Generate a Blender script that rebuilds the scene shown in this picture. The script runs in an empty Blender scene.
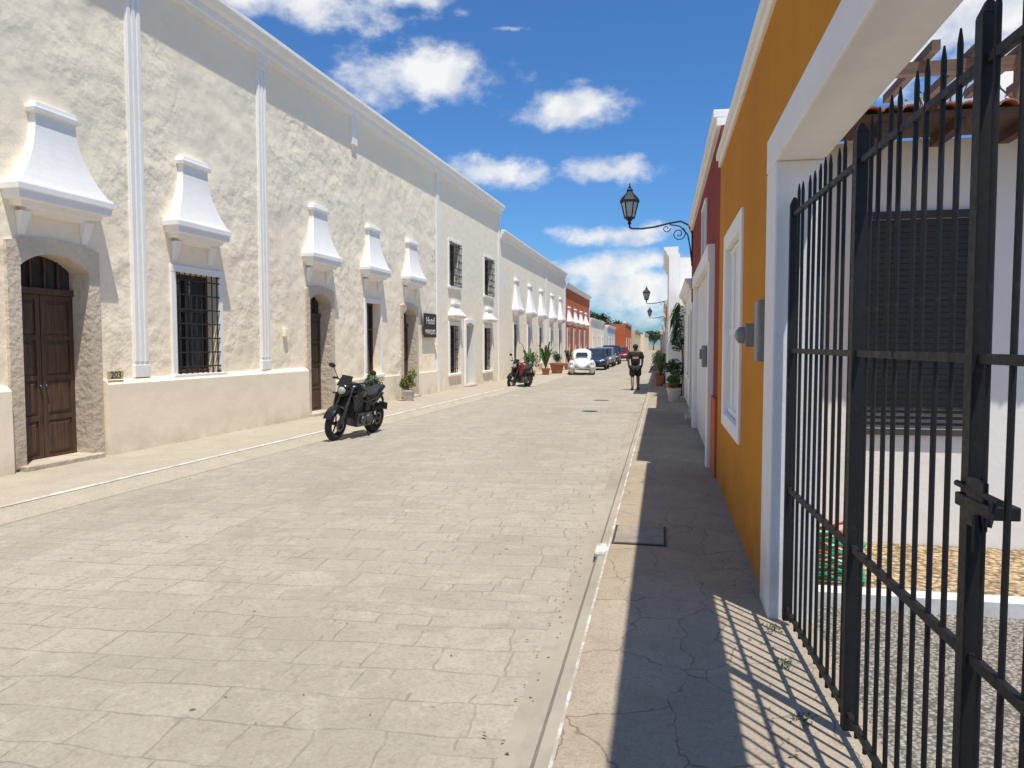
import bpy, math, random, bmesh
from mathutils import Vector, Matrix
random.seed(7)
D2R = math.radians
scene = bpy.context.scene
COL = scene.collection

# ------------------------------------------------------------------ mesh kit
class MB:
    def __init__(s):
        s.v=[]; s.f=[]; s.m=[]
    def add(s, vs, fs, m=0):
        o=len(s.v); s.v.extend([tuple(p) for p in vs])
        for f in fs:
            s.f.append([i+o for i in f]); s.m.append(m)
    def quad(s,a,b,c,d,m=0): s.add([a,b,c,d],[[0,1,2,3]],m)
    def box(s,x0,x1,y0,y1,z0,z1,m=0):
        vs=[(x0,y0,z0),(x1,y0,z0),(x1,y1,z0),(x0,y1,z0),(x0,y0,z1),(x1,y0,z1),(x1,y1,z1),(x0,y1,z1)]
        s.add(vs,[[0,3,2,1],[4,5,6,7],[0,1,5,4],[1,2,6,5],[2,3,7,6],[3,0,4,7]],m)
    def loft(s,rings,m=0,cap=True,closed=True):
        n=len(rings[0]); vs=[p for r in rings for p in r]; fs=[]
        for i in range(len(rings)-1):
            for j in range(n if closed else n-1):
                k=(j+1)%n
                fs.append([i*n+j,i*n+k,(i+1)*n+k,(i+1)*n+j])
        if cap and closed:
            fs.append(list(range(n))[::-1]); fs.append([(len(rings)-1)*n+j for j in range(n)])
        s.add(vs,fs,m)
    def tube(s,path,r,seg=8,m=0,cap=True):
        P=[Vector(p) for p in path]; n=len(P)
        rs=r if isinstance(r,(list,tuple)) else [r]*n
        rings=[]; ref=None
        for i in range(n):
            t=(P[min(i+1,n-1)]-P[max(i-1,0)]).normalized()
            if ref is None:
                ref=Vector((0,0,1)) if abs(t.z)<.9 else Vector((1,0,0))
            a=t.cross(ref)
            if a.length<1e-4: a=t.cross(Vector((0,1,0)))
            a.normalize(); b=a.cross(t).normalized(); ref=b
            rings.append([P[i]+a*math.cos(2*math.pi*j/seg)*rs[i]+b*math.sin(2*math.pi*j/seg)*rs[i] for j in range(seg)])
        s.loft(rings,m,cap)
    def cyl(s,a,b,r,seg=12,m=0): s.tube([a,b],r,seg,m)
    def lathe(s,c,prof,seg=20,m=0):
        rings=[[(c[0]+r*math.cos(2*math.pi*j/seg),c[1]+r*math.sin(2*math.pi*j/seg),c[2]+z) for j in range(seg)] for r,z in prof]
        s.loft(rings,m)
    def sph(s,c,r,seg=14,rings=8,m=0):
        if not isinstance(r,(tuple,list)): r=(r,r,r)
        R=[]
        for i in range(rings+1):
            a=-math.pi/2+math.pi*(i*.96+.02*rings)/rings
            R.append([(c[0]+r[0]*math.cos(a)*math.cos(2*math.pi*j/seg),c[1]+r[1]*math.cos(a)*math.sin(2*math.pi*j/seg),c[2]+r[2]*math.sin(a)) for j in range(seg)])
        s.loft(R,m)
    def torus(s,c,R,r,m=0,seg=28,ts=10,sy=1.0):   # axis along y
        vs=[];fs=[]
        for i in range(seg):
            a=2*math.pi*i/seg
            for j in range(ts):
                b=2*math.pi*j/ts
                q=R+r*math.cos(b)
                vs.append((c[0]+q*math.cos(a),c[1]+r*sy*math.sin(b),c[2]+q*math.sin(a)))
        for i in range(seg):
            for j in range(ts):
                fs.append([i*ts+j,i*ts+(j+1)%ts,((i+1)%seg)*ts+(j+1)%ts,((i+1)%seg)*ts+j])
        s.add(vs,fs,m)
    def obj(s,name,mats,parent=None,loc=(0,0,0),rot=(0,0,0),smooth=False,bevel=0,label=None,fix=True):
        me=bpy.data.meshes.new(name); me.from_pydata(s.v,[],s.f)
        if not isinstance(mats,(list,tuple)): mats=[mats]
        for mm in mats: me.materials.append(mm)
        me.polygons.foreach_set('material_index',s.m)
        me.polygons.foreach_set('use_smooth',[smooth]*len(s.f))
        me.update()
        if fix:
            bm=bmesh.new(); bm.from_mesh(me); bmesh.ops.recalc_face_normals(bm,faces=bm.faces); bm.to_mesh(me); bm.free()
        o=bpy.data.objects.new(name,me); COL.objects.link(o)
        o.location=loc; o.rotation_euler=rot
        if parent: o.parent=parent
        if smooth:
            try: me.set_sharp_from_angle(angle=D2R(40))
            except Exception: pass
        if bevel:
            b=o.modifiers.new('Bevel','BEVEL'); b.width=bevel; b.segments=2; b.limit_method='ANGLE'
        if label: o['label']=label
        return o

def empty(name,loc=(0,0,0),rot=(0,0,0),label=None,cat=None,parent=None,group=None):
    e=bpy.data.objects.new(name,None); COL.objects.link(e); e.location=loc; e.rotation_euler=rot
    e.empty_display_size=.2
    if parent: e.parent=parent
    if label: e['label']=label
    if cat: e['category']=cat
    if group: e['group']=group
    return e
def tag(o,label=None,cat=None,kind=None,group=None):
    if label:o['label']=label
    if cat:o['category']=cat
    if kind:o['kind']=kind
    if group:o['group']=group
    return o
def copy_thing(src,loc,rot=None,label=None,scale=None):
    def cp(o,par):
        c=o.copy(); COL.objects.link(c)
        if par: c.parent=par
        for k in o.children: cp(k,c)
        return c
    n=cp(src,None); n.location=loc
    if rot: n.rotation_euler=rot
    if label:n['label']=label
    if scale: n.scale=(scale,)*3
    return n

# ------------------------------------------------------------------ materials
class NT:
    def __init__(s,tree): s.t=tree
    def n(s,typ,ins=None,**pr):
        nd=s.t.nodes.new(typ)
        for k,v in pr.items(): setattr(nd,k,v)
        if ins:
            for k,v in ins.items(): s.put(nd.inputs[k],v)
        return nd
    def put(s,sock,v):
        if isinstance(v,bpy.types.NodeSocket): s.t.links.new(v,sock)
        else: sock.default_value=v
    def M(s,op,a,b=0.0,c=None,clamp=False):
        nd=s.t.nodes.new('ShaderNodeMath'); nd.operation=op; nd.use_clamp=clamp
        s.put(nd.inputs[0],a); s.put(nd.inputs[1],b)
        if c is not None: s.put(nd.inputs[2],c)
        return nd.outputs[0]
    def V(s,op,a,b):
        nd=s.t.nodes.new('ShaderNodeVectorMath'); nd.operation=op
        s.put(nd.inputs[0],a)
        if op=='SCALE': s.put(nd.inputs[3],b)
        else: s.put(nd.inputs[1],b)
        return nd.outputs[0]
    def mix(s,f,a,b,blend='MIX'):
        nd=s.t.nodes.new('ShaderNodeMix'); nd.data_type='RGBA'; nd.blend_type=blend
        s.put(nd.inputs[0],f)
        s.put(nd.inputs[6],a if isinstance(a,bpy.types.NodeSocket) else c4(a))
        s.put(nd.inputs[7],b if isinstance(b,bpy.types.NodeSocket) else c4(b))
        return nd.outputs[2]
    def noise(s,vec,scale,detail=5,rough=.55,out=0,dist=0):
        nd=s.n('ShaderNodeTexNoise',{'Vector':vec,'Scale':scale,'Detail':min(detail,6),'Roughness':rough,'Distortion':dist})
        return nd.outputs[out]
    def rng(s,v,a,b,c=0.0,d=1.0,smooth=False):
        nd=s.n('ShaderNodeMapRange',{0:v,1:a,2:b,3:c,4:d})
        if smooth: nd.interpolation_type='SMOOTHSTEP'
        return nd.outputs[0]
    def bump(s,h,strength,dist,prev=None):
        nd=s.n('ShaderNodeBump',{'Height':h,'Strength':strength,'Distance':dist})
        if prev is not None: s.t.links.new(prev,nd.inputs['Normal'])
        return nd.outputs[0]
def c4(c): return (c[0],c[1],c[2],1.0)
def start(name):
    m=bpy.data.materials.new(name); m.use_nodes=True
    nt=NT(m.node_tree); b=m.node_tree.nodes['Principled BSDF']
    pos=nt.n('ShaderNodeNewGeometry').outputs['Position']
    return m,nt,b,pos
def stucco(name,c1,c2,bs=3.0,bd=.04,bst=.6,fine=35,stain=.35,sc=(.25,.2,.14),zb=0.0,zh=1.2,rough=.92,streak=.0,lump=False,mot=.2):
    m,nt,b,pos=start(name)
    n1=nt.noise(pos,.7,6,.6)
    col=nt.mix(nt.rng(n1,.35,.68),c1,c2)
    n4=nt.noise(pos,6,5,.65)
    col=nt.mix(nt.rng(n4,.5,.75,0,mot),col,tuple(x*.75 for x in c2))
    z=nt.n('ShaderNodeSeparateXYZ',{0:pos}).outputs[2]
    if stain>0:
        g=nt.rng(z,zb,zb+zh,1,0)
        sn=nt.rng(nt.noise(pos,2.2,6,.65),.35,.7)
        f=nt.M('MULTIPLY',nt.M('MULTIPLY',g,sn),stain*2,clamp=True)
        col=nt.mix(f,col,sc)
    if streak>0:
        sv=nt.V('MULTIPLY',pos,(1.6,1.6,.12))
        st=nt.rng(nt.noise(sv,2.6,6,.7),.56,.8,0,streak)
        col=nt.mix(st,col,sc)
    nt.put(b.inputs['Base Color'],col); b.inputs['Roughness'].default_value=rough
    b.inputs['Specular IOR Level'].default_value=.15
    if lump:
        h0=nt.noise(pos,1.25,2,.45)
        h1=nt.noise(nt.V('ADD',pos,(3,7,1)),bs,3,.5)
        pm=nt.rng(nt.noise(pos,.55,3,.5),.42,.6,.35,1)
        hh=nt.M('ADD',nt.M('MULTIPLY',h0,1.5),nt.M('MULTIPLY',h1,pm))
        nb=nt.bump(hh,bst,bd); nb=nt.bump(nt.noise(pos,11,4,.6),.4,.010,nb); nb=nt.bump(nt.noise(pos,fine,3,.6),.3,.004,nb)
    else:
        nb=nt.bump(nt.noise(pos,bs,4,.5),bst,bd); nb=nt.bump(nt.noise(pos,fine,3,.6),.35,.005,nb)
    nt.put(b.inputs['Normal'],nb)
    return m
def paint(name,c,rough=.5,metal=0,var=.15,scale=8,bump=.15,dist=.004,spec=.5,rust=None):
    m,nt,b,pos=start(name)
    tc=nt.n('ShaderNodeTexCoord').outputs['Object']
    n=nt.noise(tc,scale,5,.6)
    col=nt.mix(nt.rng(n,.35,.7),c,tuple(x*(1-var) for x in c))
    if rust: col=nt.mix(nt.rng(nt.noise(tc,scale*2.3,5,.7),.58,.7),col,rust)
    nt.put(b.inputs['Base Color'],col)
    nt.put(b.inputs['Roughness'],nt.rng(nt.noise(tc,scale*3,3),.3,.7,max(0,rough-.08),min(1,rough+.1)))
    b.inputs['Metallic'].default_value=metal
    b.inputs['Specular IOR Level'].default_value=spec
    if bump: nt.put(b.inputs['Normal'],nt.bump(nt.noise(tc,scale*5,4),bump,dist))
    return m
def wood(name,c1,c2,axis=(9,9,.7)):
    m,nt,b,pos=start(name)
    v=nt.V('MULTIPLY',pos,axis)
    n=nt.noise(v,3,6,.65,dist=.4)
    col=nt.mix(nt.rng(n,.35,.68),c1,c2)
    nt.put(b.inputs['Base Color'],col); b.inputs['Roughness'].default_value=.65
    nt.put(b.inputs['Normal'],nt.bump(n,.5,.006))
    return m
def glass(name,c=(.02,.025,.03),rough=.08):
    m,nt,b,pos=start(name)
    nt.put(b.inputs['Base Color'],nt.mix(nt.noise(pos,3,2),c,tuple(x*1.8 for x in c)))
    b.inputs['Roughness'].default_value=rough
    return m
def leafmat(name,c1,c2):
    m,nt,b,pos=start(name)
    n=nt.noise(pos,5,4,.7)
    nt.put(b.inputs['Base Color'],nt.mix(nt.rng(n,.35,.65),c1,c2)); b.inputs['Roughness'].default_value=.55
    return m

def road_mat():
    m,nt,b,pos=start('stone_paving')
    wv=nt.V('SCALE',nt.V('SUBTRACT',nt.noise(pos,1.1,3,out=1),(.5,.5,.5)),.22)
    wv2=nt.V('SCALE',nt.V('SUBTRACT',nt.noise(pos,8,3,out=1),(.5,.5,.5)),.05)
    p=nt.V('ADD',nt.V('ADD',pos,wv),wv2)
    rot=nt.n('ShaderNodeVectorRotate',{'Vector':p,'Angle':D2R(-4)}); p=rot.outputs[0]
    RH=.33
    MO=(.235,.205,.16)
    def brick(w,h,off,sq,fr,c1,c2,mo=.010):
        return nt.n('ShaderNodeTexBrick',{'Vector':p,'Color1':c4(c1),'Color2':c4(c2),'Mortar':c4(MO),'Scale':1.0,'Mortar Size':mo,'Mortar Smooth':.8,'Bias':0.0,'Brick Width':w,'Row Height':h},offset=off,squash=sq,squash_frequency=fr)
    A=brick(.58,RH,.37,.7,3,(.475,.42,.34),(.40,.352,.28))
    B=brick(.33,RH,.45,1.3,2,(.465,.41,.33),(.405,.357,.285))
    C=brick(.44,RH/2,.5,.75,2,(.475,.42,.34),(.395,.348,.277),.008)
    m1=nt.rng(nt.noise(pos,1.1,2),.50,.52)
    m2=nt.rng(nt.noise(nt.V('ADD',pos,(17,5,0)),1.0,2),.56,.58)
    col=nt.mix(m1,A.outputs[0],B.outputs[0]); col=nt.mix(m2,col,C.outputs[0])
    f=nt.M('ADD',nt.M('MULTIPLY',A.outputs[1],nt.M('SUBTRACT',1,m1)),nt.M('MULTIPLY',B.outputs[1],m1))
    f=nt.M('ADD',nt.M('MULTIPLY',f,nt.M('SUBTRACT',1,m2)),nt.M('MULTIPLY',C.outputs[1],m2))
    fill=nt.rng(nt.noise(pos,2.3,5,.65),.42,.60,0,.9)
    col=nt.mix(nt.M('MULTIPLY',fill,f),col,(.42,.37,.295))
    big=nt.noise(nt.V('MULTIPLY',pos,(1,.35,1)),.55,6,.6)
    col=nt.mix(nt.rng(big,.38,.68,0,.55),col,(.30,.262,.207))
    worn=nt.rng(nt.noise(pos,3.2,6,.7),.52,.70,0,.6)
    col=nt.mix(worn,col,(.53,.472,.385))
    gr=nt.noise(pos,55,4,.75); col=nt.mix(nt.rng(gr,.40,.66,.0,.50),col,(.24,.207,.16))
    pit=nt.noise(pos,16,5,.7); col=nt.mix(nt.rng(pit,.54,.70,.0,.50),col,(.23,.198,.155))
    vo=nt.n('ShaderNodeTexVoronoi',{'Vector':pos,'Scale':1.9}).outputs['Distance']
    col=nt.mix(nt.M('MULTIPLY',nt.rng(vo,.02,.04,1,0),.8),col,(.06,.05,.035))
    oil=nt.rng(nt.noise(nt.V('MULTIPLY',pos,(1,.5,1)),1.1,5,.6),.58,.78,0,.40)
    col=nt.mix(oil,col,(.22,.19,.15))
    nt.put(b.inputs['Base Color'],col); b.inputs['Roughness'].default_value=.9
    b.inputs['Specular IOR Level'].default_value=.15
    nb=nt.bump(nt.M('SUBTRACT',1,f),.4,.006)
    nb=nt.bump(pit,.55,.010,nb); nb=nt.bump(gr,.45,.004,nb)
    nt.put(b.inputs['Normal'],nb)
    return m
def walk_mat(name,c1,c2,crack=(.1,.085,.07),scale=1.7,cw=.012,cs=.8):
    m,nt,b,pos=start(name)
    wv=nt.V('SCALE',nt.V('SUBTRACT',nt.noise(pos,3,4,out=1),(.5,.5,.5)),.25)
    p=nt.V('ADD',pos,wv); p=nt.V('MULTIPLY',p,(1.5,1,1))
    vo=nt.n('ShaderNodeTexVoronoi',{'Vector':p,'Scale':scale},feature='DISTANCE_TO_EDGE').outputs['Distance']
    vc=nt.n('ShaderNodeSeparateColor',{0:nt.n('ShaderNodeTexVoronoi',{'Vector':p,'Scale':scale}).outputs['Color']}).outputs[0]
    cr=nt.rng(vo,0,cw,1,0,True)
    col=nt.mix(nt.rng(nt.noise(pos,2.2,6,.65),.35,.68),c1,c2)
    col=nt.mix(nt.M('MULTIPLY',vc,.40*cs),col,tuple(x*.66 for x in c2))
    col=nt.mix(nt.rng(nt.noise(pos,60,4,.7),.42,.66,0,.45),col,tuple(x*.5 for x in c2))
    col=nt.mix(nt.rng(nt.noise(pos,13,5,.7),.52,.7,0,.45*min(1,cs+.3)),col,tuple(x*.55 for x in c2))
    col=nt.mix(nt.M('MULTIPLY',cr,cs),col,crack)
    nt.put(b.inputs['Base Color'],col); b.inputs['Roughness'].default_value=.92
    b.inputs['Specular IOR Level'].default_value=.1
    nb=nt.bump(nt.M('SUBTRACT',1,cr),.7*cs,.010); nb=nt.bump(nt.noise(pos,9,6,.7),.7,.022,nb); nb=nt.bump(nt.noise(pos,60,4),.35,.004,nb)
    nt.put(b.inputs['Normal'],nb)
    return m
def gravel_mat(name,c1,c2,scale=38):
    m,nt,b,pos=start(name)
    v=nt.n('ShaderNodeTexVoronoi',{'Vector':pos,'Scale':scale})
    bw=nt.n('ShaderNodeSeparateColor',{0:v.outputs['Color']}).outputs[0]
    col=nt.mix(bw,c1,c2); col=nt.mix(nt.rng(v.outputs['Distance'],.35,.7,0,.8),col,tuple(x*.25 for x in c2))
    nt.put(b.inputs['Base Color'],col); b.inputs['Roughness'].default_value=.9
    nt.put(b.inputs['Normal'],nt.bump(nt.M('SUBTRACT',1,v.outputs['Distance']),1.0,.02))
    return m
def worn_line(name,base,thr=.5,w=(.64,.63,.60)):
    m,nt,b,pos=start(name)
    n=nt.rng(nt.noise(nt.V('MULTIPLY',pos,(1,.5,1)),5,6,.75),thr-.05,thr+.07)
    nt.put(b.inputs['Base Color'],nt.mix(n,base,w)); b.inputs['Roughness'].default_value=.8
    nt.put(b.inputs['Normal'],nt.bump(nt.noise(pos,20,5),.5,.01))
    return m

M_road=road_mat()
M_walk=walk_mat('sidewalk_stone',(.47,.385,.285),(.385,.315,.23),crack=(.12,.09,.065),cs=.6,cw=.013)
M_walkL=walk_mat('sidewalk_concrete',(.52,.45,.345),(.44,.38,.29),crack=(.30,.26,.2),cs=.25,scale=1.0)
M_kerb=stucco('kerb_concrete',(.42,.365,.285),(.32,.275,.215),bs=9,bd=.01,stain=0,mot=.4)
M_line=worn_line('worn_white_paint',(.40,.35,.275),.51)
M_lineL=worn_line('broken_white_paint',(.47,.41,.32),.47)
M_ground=stucco('dry_earth',(.30,.26,.19),(.24,.22,.15),bs=2,stain=0)
M_cream=stucco('cream_rubble_plaster',(.97,.85,.65),(.95,.825,.62),bs=3.6,bd=.085,bst=.55,stain=.18,sc=(.58,.48,.34),zh=1.0,streak=.06,lump=True,mot=.05)
M_creamp=stucco('cream_plinth_plaster',(.93,.82,.64),(.89,.775,.59),bs=2,bd=.03,stain=.35,sc=(.55,.46,.34),zh=.5,streak=.08,mot=.08)
M_cream2=stucco('cream_smooth_plaster',(.96,.85,.66),(.93,.82,.62),bs=3,bd=.035,stain=.3,sc=(.50,.42,.31),streak=.08,mot=.06)
M_white=stucco('white_lime_plaster',(.91,.885,.83),(.86,.835,.775),bs=5,bd=.008,bst=.5,stain=0,streak=.16,sc=(.5,.45,.36))
M_whiteb=stucco('white_trim_paint',(.82,.81,.79),(.76,.75,.735),bs=6,bd=.006,bst=.5,stain=.45,sc=(.35,.32,.27),zh=.5,streak=.1)
M_stone=stucco('limestone_surround',(.70,.60,.46),(.55,.46,.35),bs=10,bd=.03,bst=.9,stain=.35,sc=(.35,.29,.22),fine=50,mot=.4)
M_orange=stucco('ochre_orange_plaster',(.60,.25,.024),(.52,.21,.022),bs=4,bd=.014,bst=.7,stain=.5,sc=(.24,.12,.04),zh=.8,streak=.25)
M_red=stucco('dark_red_plaster',(.30,.062,.042),(.24,.048,.034),bs=4,bd=.01,stain=.3,sc=(.2,.1,.07),streak=.1)
M_terra=stucco('terracotta_plaster',(.60,.17,.065),(.50,.13,.05),bs=4,bd=.01,stain=.3,sc=(.3,.15,.1))
M_far=stucco('pale_yellow_plaster',(.72,.60,.36),(.66,.54,.32),bs=3,bd=.01,stain=.3)
M_blue=stucco('pale_grey_plaster',(.62,.63,.62),(.54,.55,.54),bs=3,bd=.01,stain=.3)
M_door=wood('weathered_dark_wood',(.115,.062,.034),(.045,.025,.016))
M_roofw=wood('roof_beam_wood',(.16,.09,.05),(.08,.045,.03),axis=(.7,6,6))
M_iron=paint('black_iron',(.013,.013,.014),rough=.55,metal=0,var=.3,scale=14,bump=.3,dist=.002,spec=.35,rust=(.035,.025,.02))
M_ironw=paint('window_iron',(.02,.02,.024),rough=.6,bump=0)
M_glass=glass('window_glass')
M_sign=wood('sign_board_wood',(.05,.03,.028),(.025,.015,.013))
M_tile=stucco('terracotta_tile',(.50,.20,.11),(.38,.15,.09),bs=12,bd=.01,stain=0)
M_shut=paint('dark_grey_shutter',(.075,.073,.072),rough=.75,scale=3,spec=.2)
M_metal=paint('galvanised_grey',(.27,.28,.275),rough=.55,metal=.2,scale=10)
M_chrome=paint('chrome',(.7,.7,.7),rough=.18,metal=1,bump=0)
M_alu=paint('cast_aluminium',(.12,.12,.125),rough=.4,metal=.6)
M_blackp=paint('gloss_black_paint',(.012,.012,.014),rough=.22,bump=0)
M_blackm=paint('matt_black_plastic',(.018,.018,.02),rough=.6)
M_rubber=paint('tyre_rubber',(.018,.018,.018),rough=.85,bump=.4)
M_redp=paint('red_bike_paint',(.28,.02,.02),rough=.25,bump=0)
M_carw=paint('cream_white_car_paint',(.78,.77,.72),rough=.25,bump=0)
M_carb=paint('dark_blue_car_paint',(.02,.04,.10),rough=.22,bump=0)
M_cars=paint('silver_car_paint',(.35,.36,.38),rough=.3,metal=.5,bump=0)
M_lens=paint('headlight_lens',(.45,.47,.47),rough=.1,bump=0)
M_redl=paint('red_lens',(.5,.01,.01),rough=.2,bump=0)
M_pot=paint('terracotta_pot',(.42,.16,.08),rough=.8,var=.3)
M_potw=paint('white_pot',(.6,.57,.5),rough=.7,var=.2)
M_potb=paint('black_pot',(.03,.03,.03),rough=.6)
M_soil=paint('potting_soil',(.05,.035,.025),rough=1)
M_leaf=leafmat('leaf_green',(.05,.11,.022),(.09,.16,.035))
M_leafd=leafmat('leaf_dark',(.022,.055,.014),(.05,.09,.02))
M_leafy=leafmat('leaf_yellow_green',(.12,.17,.03),(.2,.22,.06))
M_bark=wood('tree_bark',(.16,.12,.09),(.08,.06,.045))
M_skin=paint('skin',(.22,.12,.075),rough=.5,bump=0)
M_hair=paint('black_hair',(.012,.01,.009),rough=.6)
M_shirt=paint('black_shirt',(.02,.02,.022),rough=.9)
M_shorts=paint('dark_shorts',(.03,.03,.035),rough=.9)
M_shoe=paint('dark_shoes',(.03,.03,.03),rough=.7)
M_stripe=paint('white_red_print',(.6,.25,.22),rough=.9)
M_text=paint('white_lettering',(.75,.73,.68),rough=.6,bump=0)
M_textk=paint('black_lettering',(.03,.03,.03),rough=.6,bump=0)
M_plate=paint('yellowed_tile',(.62,.52,.30),rough=.4,var=.3)
M_grav=gravel_mat('yellow_gravel',(.62,.48,.28),(.38,.26,.14),scale=22)
M_gravg=gravel_mat('tan_grey_gravel',(.44,.39,.32),(.28,.245,.20),scale=45)
M_hose=paint('green_hose',(.03,.30,.15),rough=.4)
M_hoser=paint('orange_hose',(.62,.10,.03),rough=.4)
M_lglass=paint('frosted_lantern_glass',(.45,.48,.48),rough=.15,bump=0)
M_cover=paint('concrete_cover',(.34,.29,.225),rough=.9,var=.35,scale=5,bump=.6)
M_coverd=paint('cover_rim',(.06,.05,.045),rough=.8,var=.3,scale=5)
M_drain=paint('worn_iron_cover',(.15,.135,.11),rough=.8,var=.3)
M_litter=leafmat('dry_leaf',(.16,.10,.05),(.09,.06,.03))

# ------------------------------------------------------------------ ground, road, sidewalks
mb=MB(); mb.quad((-1500,-1500,-.16),(1500,-1500,-.16),(1500,1500,-.16),(-1500,1500,-.16))
tag(mb.obj('ground',M_ground),kind='structure',label='dry ground beyond the town street')
def kx(y): # left kerb
    return -6.95+.04*y if y<34 else -5.59+.006*(y-34)
ys=[-12,-4,0,8,16,24,34,60,90,130,180,240]
mb=MB()
for a,b in zip(ys[:-1],ys[1:]): mb.quad((kx(a)-.05,a,-.10),(-.5,a,-.10),(-.5,b,-.10),(kx(b)-.05,b,-.10))
tag(mb.obj('road',M_road),kind='structure',label='pale stone-paved street')
mb=MB()
mb.box(-.43,.93,-12,240,-.2,0)
tag(mb.obj('sidewalk',M_walk),kind='structure',label='narrow shaded flagstone pavement')
mb=MB()
for a,b in zip(ys[:-1],ys[1:]):
    mb.loft([[(kx(y)-.14,y,-.2),(kx(y)-.14,y,0),(kx(y)-2.6,y,0),(kx(y)-2.6,y,-.2)] for y in (a,b)],cap=False)
tag(mb.obj('sidewalk',M_walkL),kind='structure',label='beige pavement along the cream houses')
mb=MB()
prof=lambda y:[(-.43,y,-.2),(-.43,y,.004),(-.49,y,-.006),(-.525,y,-.07),(-.60,y,-.086),(-.68,y,-.094),(-.68,y,-.2)]
mb.loft([prof(y) for y in ys])
tag(mb.obj('kerb',M_kerb),kind='structure',label='worn concrete kerb with sloping gutter')
mb=MB()
prof=lambda y:[(kx(y)-.14,y,-.2),(kx(y)-.14,y,.003),(kx(y)-.03,y,-.006),(kx(y)+.05,y,-.045),(kx(y)+.28,y,-.094),(kx(y)+.29,y,-.2)]
mb.loft([prof(y) for y in ys])
tag(mb.obj('kerb',M_walkL),kind='structure',label='low worn kerb beside the beige pavement')
mb=MB(); yy=-6
while yy<33:
    a=yy; b=min(33.9,yy+2.0)
    mb.quad((kx(a)-.10,a,.008),(kx(a)-.035,a,.001),(kx(b)-.035,b,.001),(kx(b)-.10,b,.008)); yy=b
tag(mb.obj('kerb_line',M_lineL),kind='structure',label='faded worn white painted line on the kerb')
mb=MB(); mb.quad((-.430,-4,.009),(-.414,-4,.009),(-.414,26,.009),(-.430,26,.009))
tag(mb.obj('kerb_line',M_line),kind='structure',label='thin faded white line along the pavement edge')
mb=MB(); mb.box(-.405,.05,6.35,7.0,.001,.010,1); mb.box(-.385,.03,6.37,6.98,.010,.016)
tag(mb.obj('access_cover',[M_cover,M_coverd]),label='rectangular concrete access cover set in the pavement',cat='manhole cover')
mb=MB(); mb.loft([[(-.52,6.0,z),(-.44,5.98,z),(-.425,6.2,z),(-.45,6.38,z),(-.53,6.3,z)] for z in (-.02,.010)])
tag(mb.obj('kerb_patch',M_line,bevel=.006),label='small white cement patch on the kerb',cat='kerb patch')
mb=MB(); mb.lathe((-1.9,24,-.1),[(.26,0),(.26,.005),(.23,.006),(.23,.004)],24)
tag(mb.obj('manhole_cover',M_drain),label='dark round manhole cover in the road',cat='manhole cover')

# ------------------------------------------------------------------ wall builders
def facade(mb,s0,s1,z0,z1,thk,ops,m=0):
    S=sorted({s0,s1,*[o[0] for o in ops],*[o[1] for o in ops]}); Z=sorted({z0,z1,*[o[2] for o in ops],*[o[3] for o in ops]})
    S=[a for a in S if s0<=a<=s1]; Z=[a for a in Z if z0<=a<=z1]
    def op(i,j):
        if i<0 or j<0 or i>=len(S)-1 or j>=len(Z)-1: return None
        sc=(S[i]+S[i+1])/2; zc=(Z[j]+Z[j+1])/2
        return any(o[0]<sc<o[1] and o[2]<zc<o[3] for o in ops)
    for i in range(len(S)-1):
        for j in range(len(Z)-1):
            a,b,c,d=S[i],S[i+1],Z[j],Z[j+1]
            if not op(i,j):
                mb.quad((0,a,c),(0,b,c),(0,b,d),(0,a,d),m)
                mb.quad((-thk,a,c),(-thk,b,c),(-thk,b,d),(-thk,a,d),m)
            else:
                if not op(i-1,j): mb.quad((0,a,c),(-thk,a,c),(-thk,a,d),(0,a,d),m)
                if not op(i+1,j): mb.quad((0,b,c),(-thk,b,c),(-thk,b,d),(0,b,d),m)
                if not op(i,j-1): mb.quad((0,a,c),(-thk,a,c),(-thk,b,c),(0,b,c),m)
                if not op(i,j+1): mb.quad((0,a,d),(-thk,a,d),(-thk,b,d),(0,b,d),m)
    mb.quad((0,s0,z1),(-thk,s0,z1),(-thk,s1,z1),(0,s1,z1),m)
    mb.quad((0,s0,z0),(-thk,s0,z0),(-thk,s0,z1),(0,s0,z1),m); mb.quad((0,s1,z0),(-thk,s1,z0),(-thk,s1,z1),(0,s1,z1),m)
def shell(mb,s0,s1,z1,deep,thk,m=0):
    mb.box(-deep,-thk-.003,s0,s0+.25,-.1,z1-.35,m); mb.box(-deep,-thk-.003,s1-.25,s1,-.1,z1-.35,m)
    mb.box(-deep-.25,-deep-.002,s0+.004,s1-.004,-.1,z1-.34,m); mb.box(-deep,-thk-.006,s0+.252,s1-.252,z1-.6,z1-.45,m)
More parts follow.
